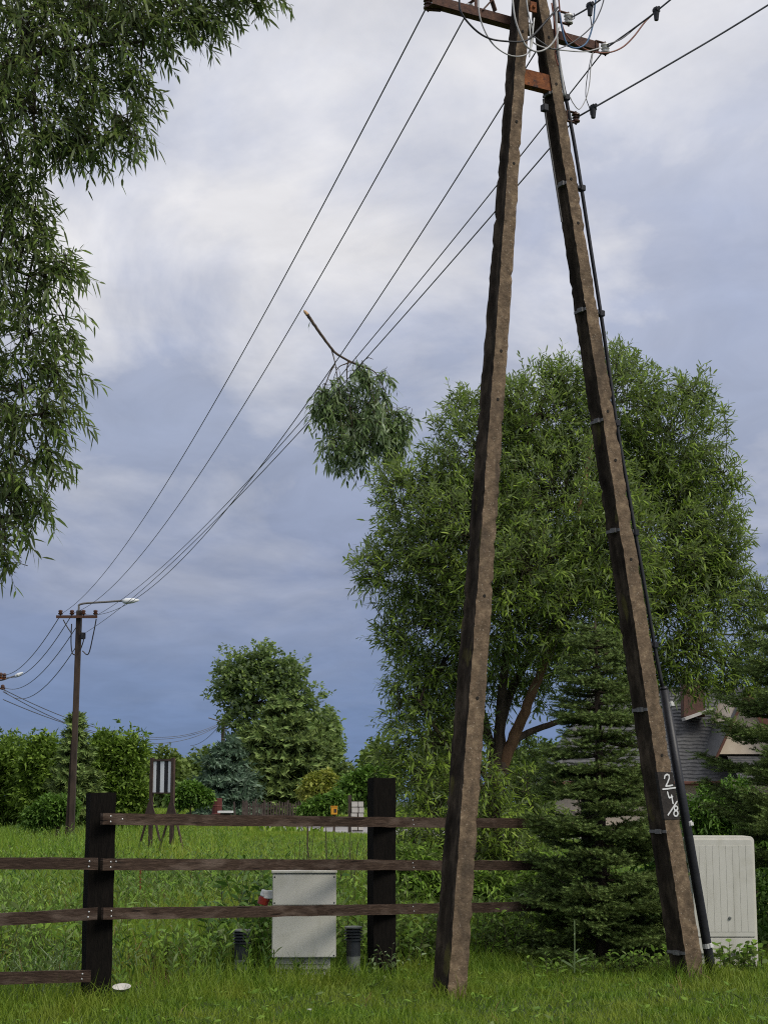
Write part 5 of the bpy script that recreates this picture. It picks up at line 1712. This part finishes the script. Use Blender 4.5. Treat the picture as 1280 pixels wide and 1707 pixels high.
def weed_patch(name, cx, cy, rx, ry, count, h, leafL, leafW, mat, label, thing=True, per=12, spread=1.1, lean=.18, cat='plant', group=None):
    x = cx + rx * rng.normal(size=count) * .55; y = cy + ry * rng.normal(size=count) * .55
    p0 = np.stack([x, y, np.full(count, -.02)], 1)
    d0 = unit(np.array([0, 0, 1.0]) + rng.normal(size=(count, 3)) * lean)
    Ls = h * (.6 + .6 * rng.random(count))
    if thing:
        t = empty(name, (cx, cy, 0), label, cat, group)
        twig_foliage(p0, d0, Ls, np.full(count, .08), per, leafL, leafW, M[mat], t, 'foliage', True, spread, .35, M['weed'] if False else M['twig'], .005)
    else:
        o = twig_foliage(p0, d0, Ls, np.full(count, .08), per, leafL, leafW, M[mat], None, name, True, spread, .35)
        tag(o, label, cat, kind='stuff')


gW = 'leafy weeds along the fence'
Yw = 16.2
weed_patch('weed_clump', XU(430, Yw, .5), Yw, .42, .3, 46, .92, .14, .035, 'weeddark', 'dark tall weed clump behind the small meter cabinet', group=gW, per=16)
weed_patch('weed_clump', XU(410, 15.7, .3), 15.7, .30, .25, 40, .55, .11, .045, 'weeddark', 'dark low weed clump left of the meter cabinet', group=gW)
weed_patch('weed_clump', XU(330, 15.4, .3), 15.4, .5, .3, 46, .40, .09, .040, 'weed', 'bushy green weeds between black post and ringed lamp', group=gW)
weed_patch('weed_clump', XU(592, 15.9, .4), 15.9, .3, .25, 36, .62, .11, .035, 'weed', 'green weeds behind the lamp next to the sleeper post', group=gW, per=14)
weed_patch('weed_clump', XU(690, 15.9, .4), 15.9, .38, .3, 60, .55, .10, .032, 'weed', 'green weeds between sleeper post and brown pole leg', group=gW, per=14)
weed_patch('weed_clump', XU(835, 16.4, .4), 16.4, .45, .3, 66, .60, .10, .030, 'weed', 'fresh green weeds right of the near pole leg under the lowest rail', group=gW, per=14)
weed_patch('weed_clump', XU(560, 18.5, .4), 18.5, .8, .5, 50, .75, .12, .030, 'weed', 'tall weeds behind the middle rail near the sleeper post', group=gW, per=15)
weed_patch('weed_clump', XU(300, 21, .4), 21, 1.0, .6, 60, .70, .12, .035, 'weed', 'tall weeds in the meadow behind the middle rail', group=gW, per=14)
weed_patch('weed_clump', XU(60, 15.0, .4), 15.0, .6, .4, 60, .62, .12, .030, 'weed', 'shaggy weeds behind the rails left of the black post', group=gW, per=14)
weed_patch('weed_clump', XU(1235, 15.4, .2), 15.4, .22, .12, 26, .28, .07, .05, 'weed', 'low broad-leaved weeds at the foot of the ribbed cabinet', group=gW, per=8)
weed_patch('weed_clump', XU(1100, 15.0, .2), 15.2, .30, .15, 40, .24, .07, .028, 'weed', 'short weeds at the foot of the clipped pole leg', group=gW, per=8)
weed_patch('weed_clump', XU(960, 15.2, .2), 15.2, .55, .15, 44, .20, .08, .022, 'weed', 'short weeds under the young spruce', group=gW, per=7)
weed_patch('weed_clump', XU(640, 15.15, .2), 14.98, .18, .08, 16, .30, .07, .022, 'pale', 'pale thin weeds before the foot of the sleeper post', group=gW, per=6)
wn, wm = wedge(7500, 13.2, 30), wedge(8000, 30, 66)
x, y = np.concatenate([wn[0], wm[0]]), np.concatenate([wn[1], wm[1]])
ok = (y > fence_y(x) + .22) & (road_dist(x, y) > 4) & (smooth_noise(x, y, 1.1, 8) > -.22)


def scatter_weeds():
    xx, yy = x[ok], y[ok]; n = len(xx)
    pick = rng.random(n) + .5 * smooth_noise(xx, yy, .9, 12)
    for lo, hi, mt, sz, lb in ((-9, .25, 'weeddark', .8, 'dark leafy weeds growing in drifts through the meadow'), (.25, 9, 'weed', 1.0, 'light leafy weeds scattered through the meadow')):
        k = (pick >= lo) & (pick < hi)
        xs, ys = xx[k], yy[k]; m_ = len(xs)
        p0 = np.stack([xs, ys, np.full(m_, -.02)], 1)
        d0 = unit(np.array([0, 0, 1.0]) + rng.normal(size=(m_, 3)) * .14)
        Lh = (.24 + .62 * rng.random(m_) ** 1.4) * np.clip(.62 + (ys - fence_y(xs)) * .12, .62, 1) * np.where((ys > 38) & (xs / ys > -.085), .3, 1)
        o = twig_foliage(p0, d0, Lh, np.full(m_, .04), 14, .105, .017, M[mt], None, 'meadow_weeds', True, .7, .25)
        tag(o, lb, 'weeds', kind='stuff')
    # thin bare stalks by the road side of the post
    c = P(560, 1420, 26)
    n = 26
    p0 = np.stack([c.x + .6 * rng.normal(size=n), c.y + .5 * rng.normal(size=n), np.zeros(n)], 1)
    d0 = unit(np.array([0, 0, 1.0]) + rng.normal(size=(n, 3)) * .14)
    o = tubes3(twig_curves(p0, d0, .8 + .4 * rng.random(n), np.full(n, .03), [0, .5, 1]), np.full(n, .007), .004, 'bare_stalks', M['twig'], None)
    tag(o, 'thin bare stalks in the meadow left of the sleeper post', 'stalks', kind='stuff')
    # single seed stalk before the spruce
    s = G(957, 1622); m = MB()
    top = P(957, 1535, s.y)
    m.tube(crom([s, s + Vector((.005, 0, .2)), top], 4), .005, 6)
    t = empty('seed_stalk', s, 'single tall pale seed stalk before the young spruce', 'plant')
    m.build('stem', M['pale'], t)
    b = np.array([list(s + Vector((0, 0, z))) for z in (.04, .08, .16, .03)])
    leaves(b, unit(np.array([[-.7, 0, .6], [.8, 0, .5], [.6, -.3, .8], [-.2, -.5, .9]])), np.array([.16, .15, .08, .14]), np.array([.02] * 4), np.array([.2] * 4), 'leaves', M['pale'], t)
    bb = np.array([list(top - Vector((0, 0, .012 * k))) for k in range(14)])
    leaves(bb, unit(rng.normal(size=(14, 3)) + UP * 1.2), np.full(14, .03), np.full(14, .008), np.full(14, .1), 'seed_head', M['pale'], t)
    # small flower in the lawn
    f = G(516, 1690); n = 8
    a = np.arange(n) * .785
    d = np.stack([np.cos(a), np.sin(a), np.full(n, .25)], 1)
    o = leaves(np.repeat(np.array([[f.x, f.y, .10]]), n, 0), unit(d), np.full(n, .022), np.full(n, .014), np.zeros(n), 'daisy', M['white_petal'], None)
    tag(o, 'small white flower in the lawn below the meter cabinet', 'flower')


scatter_weeds()
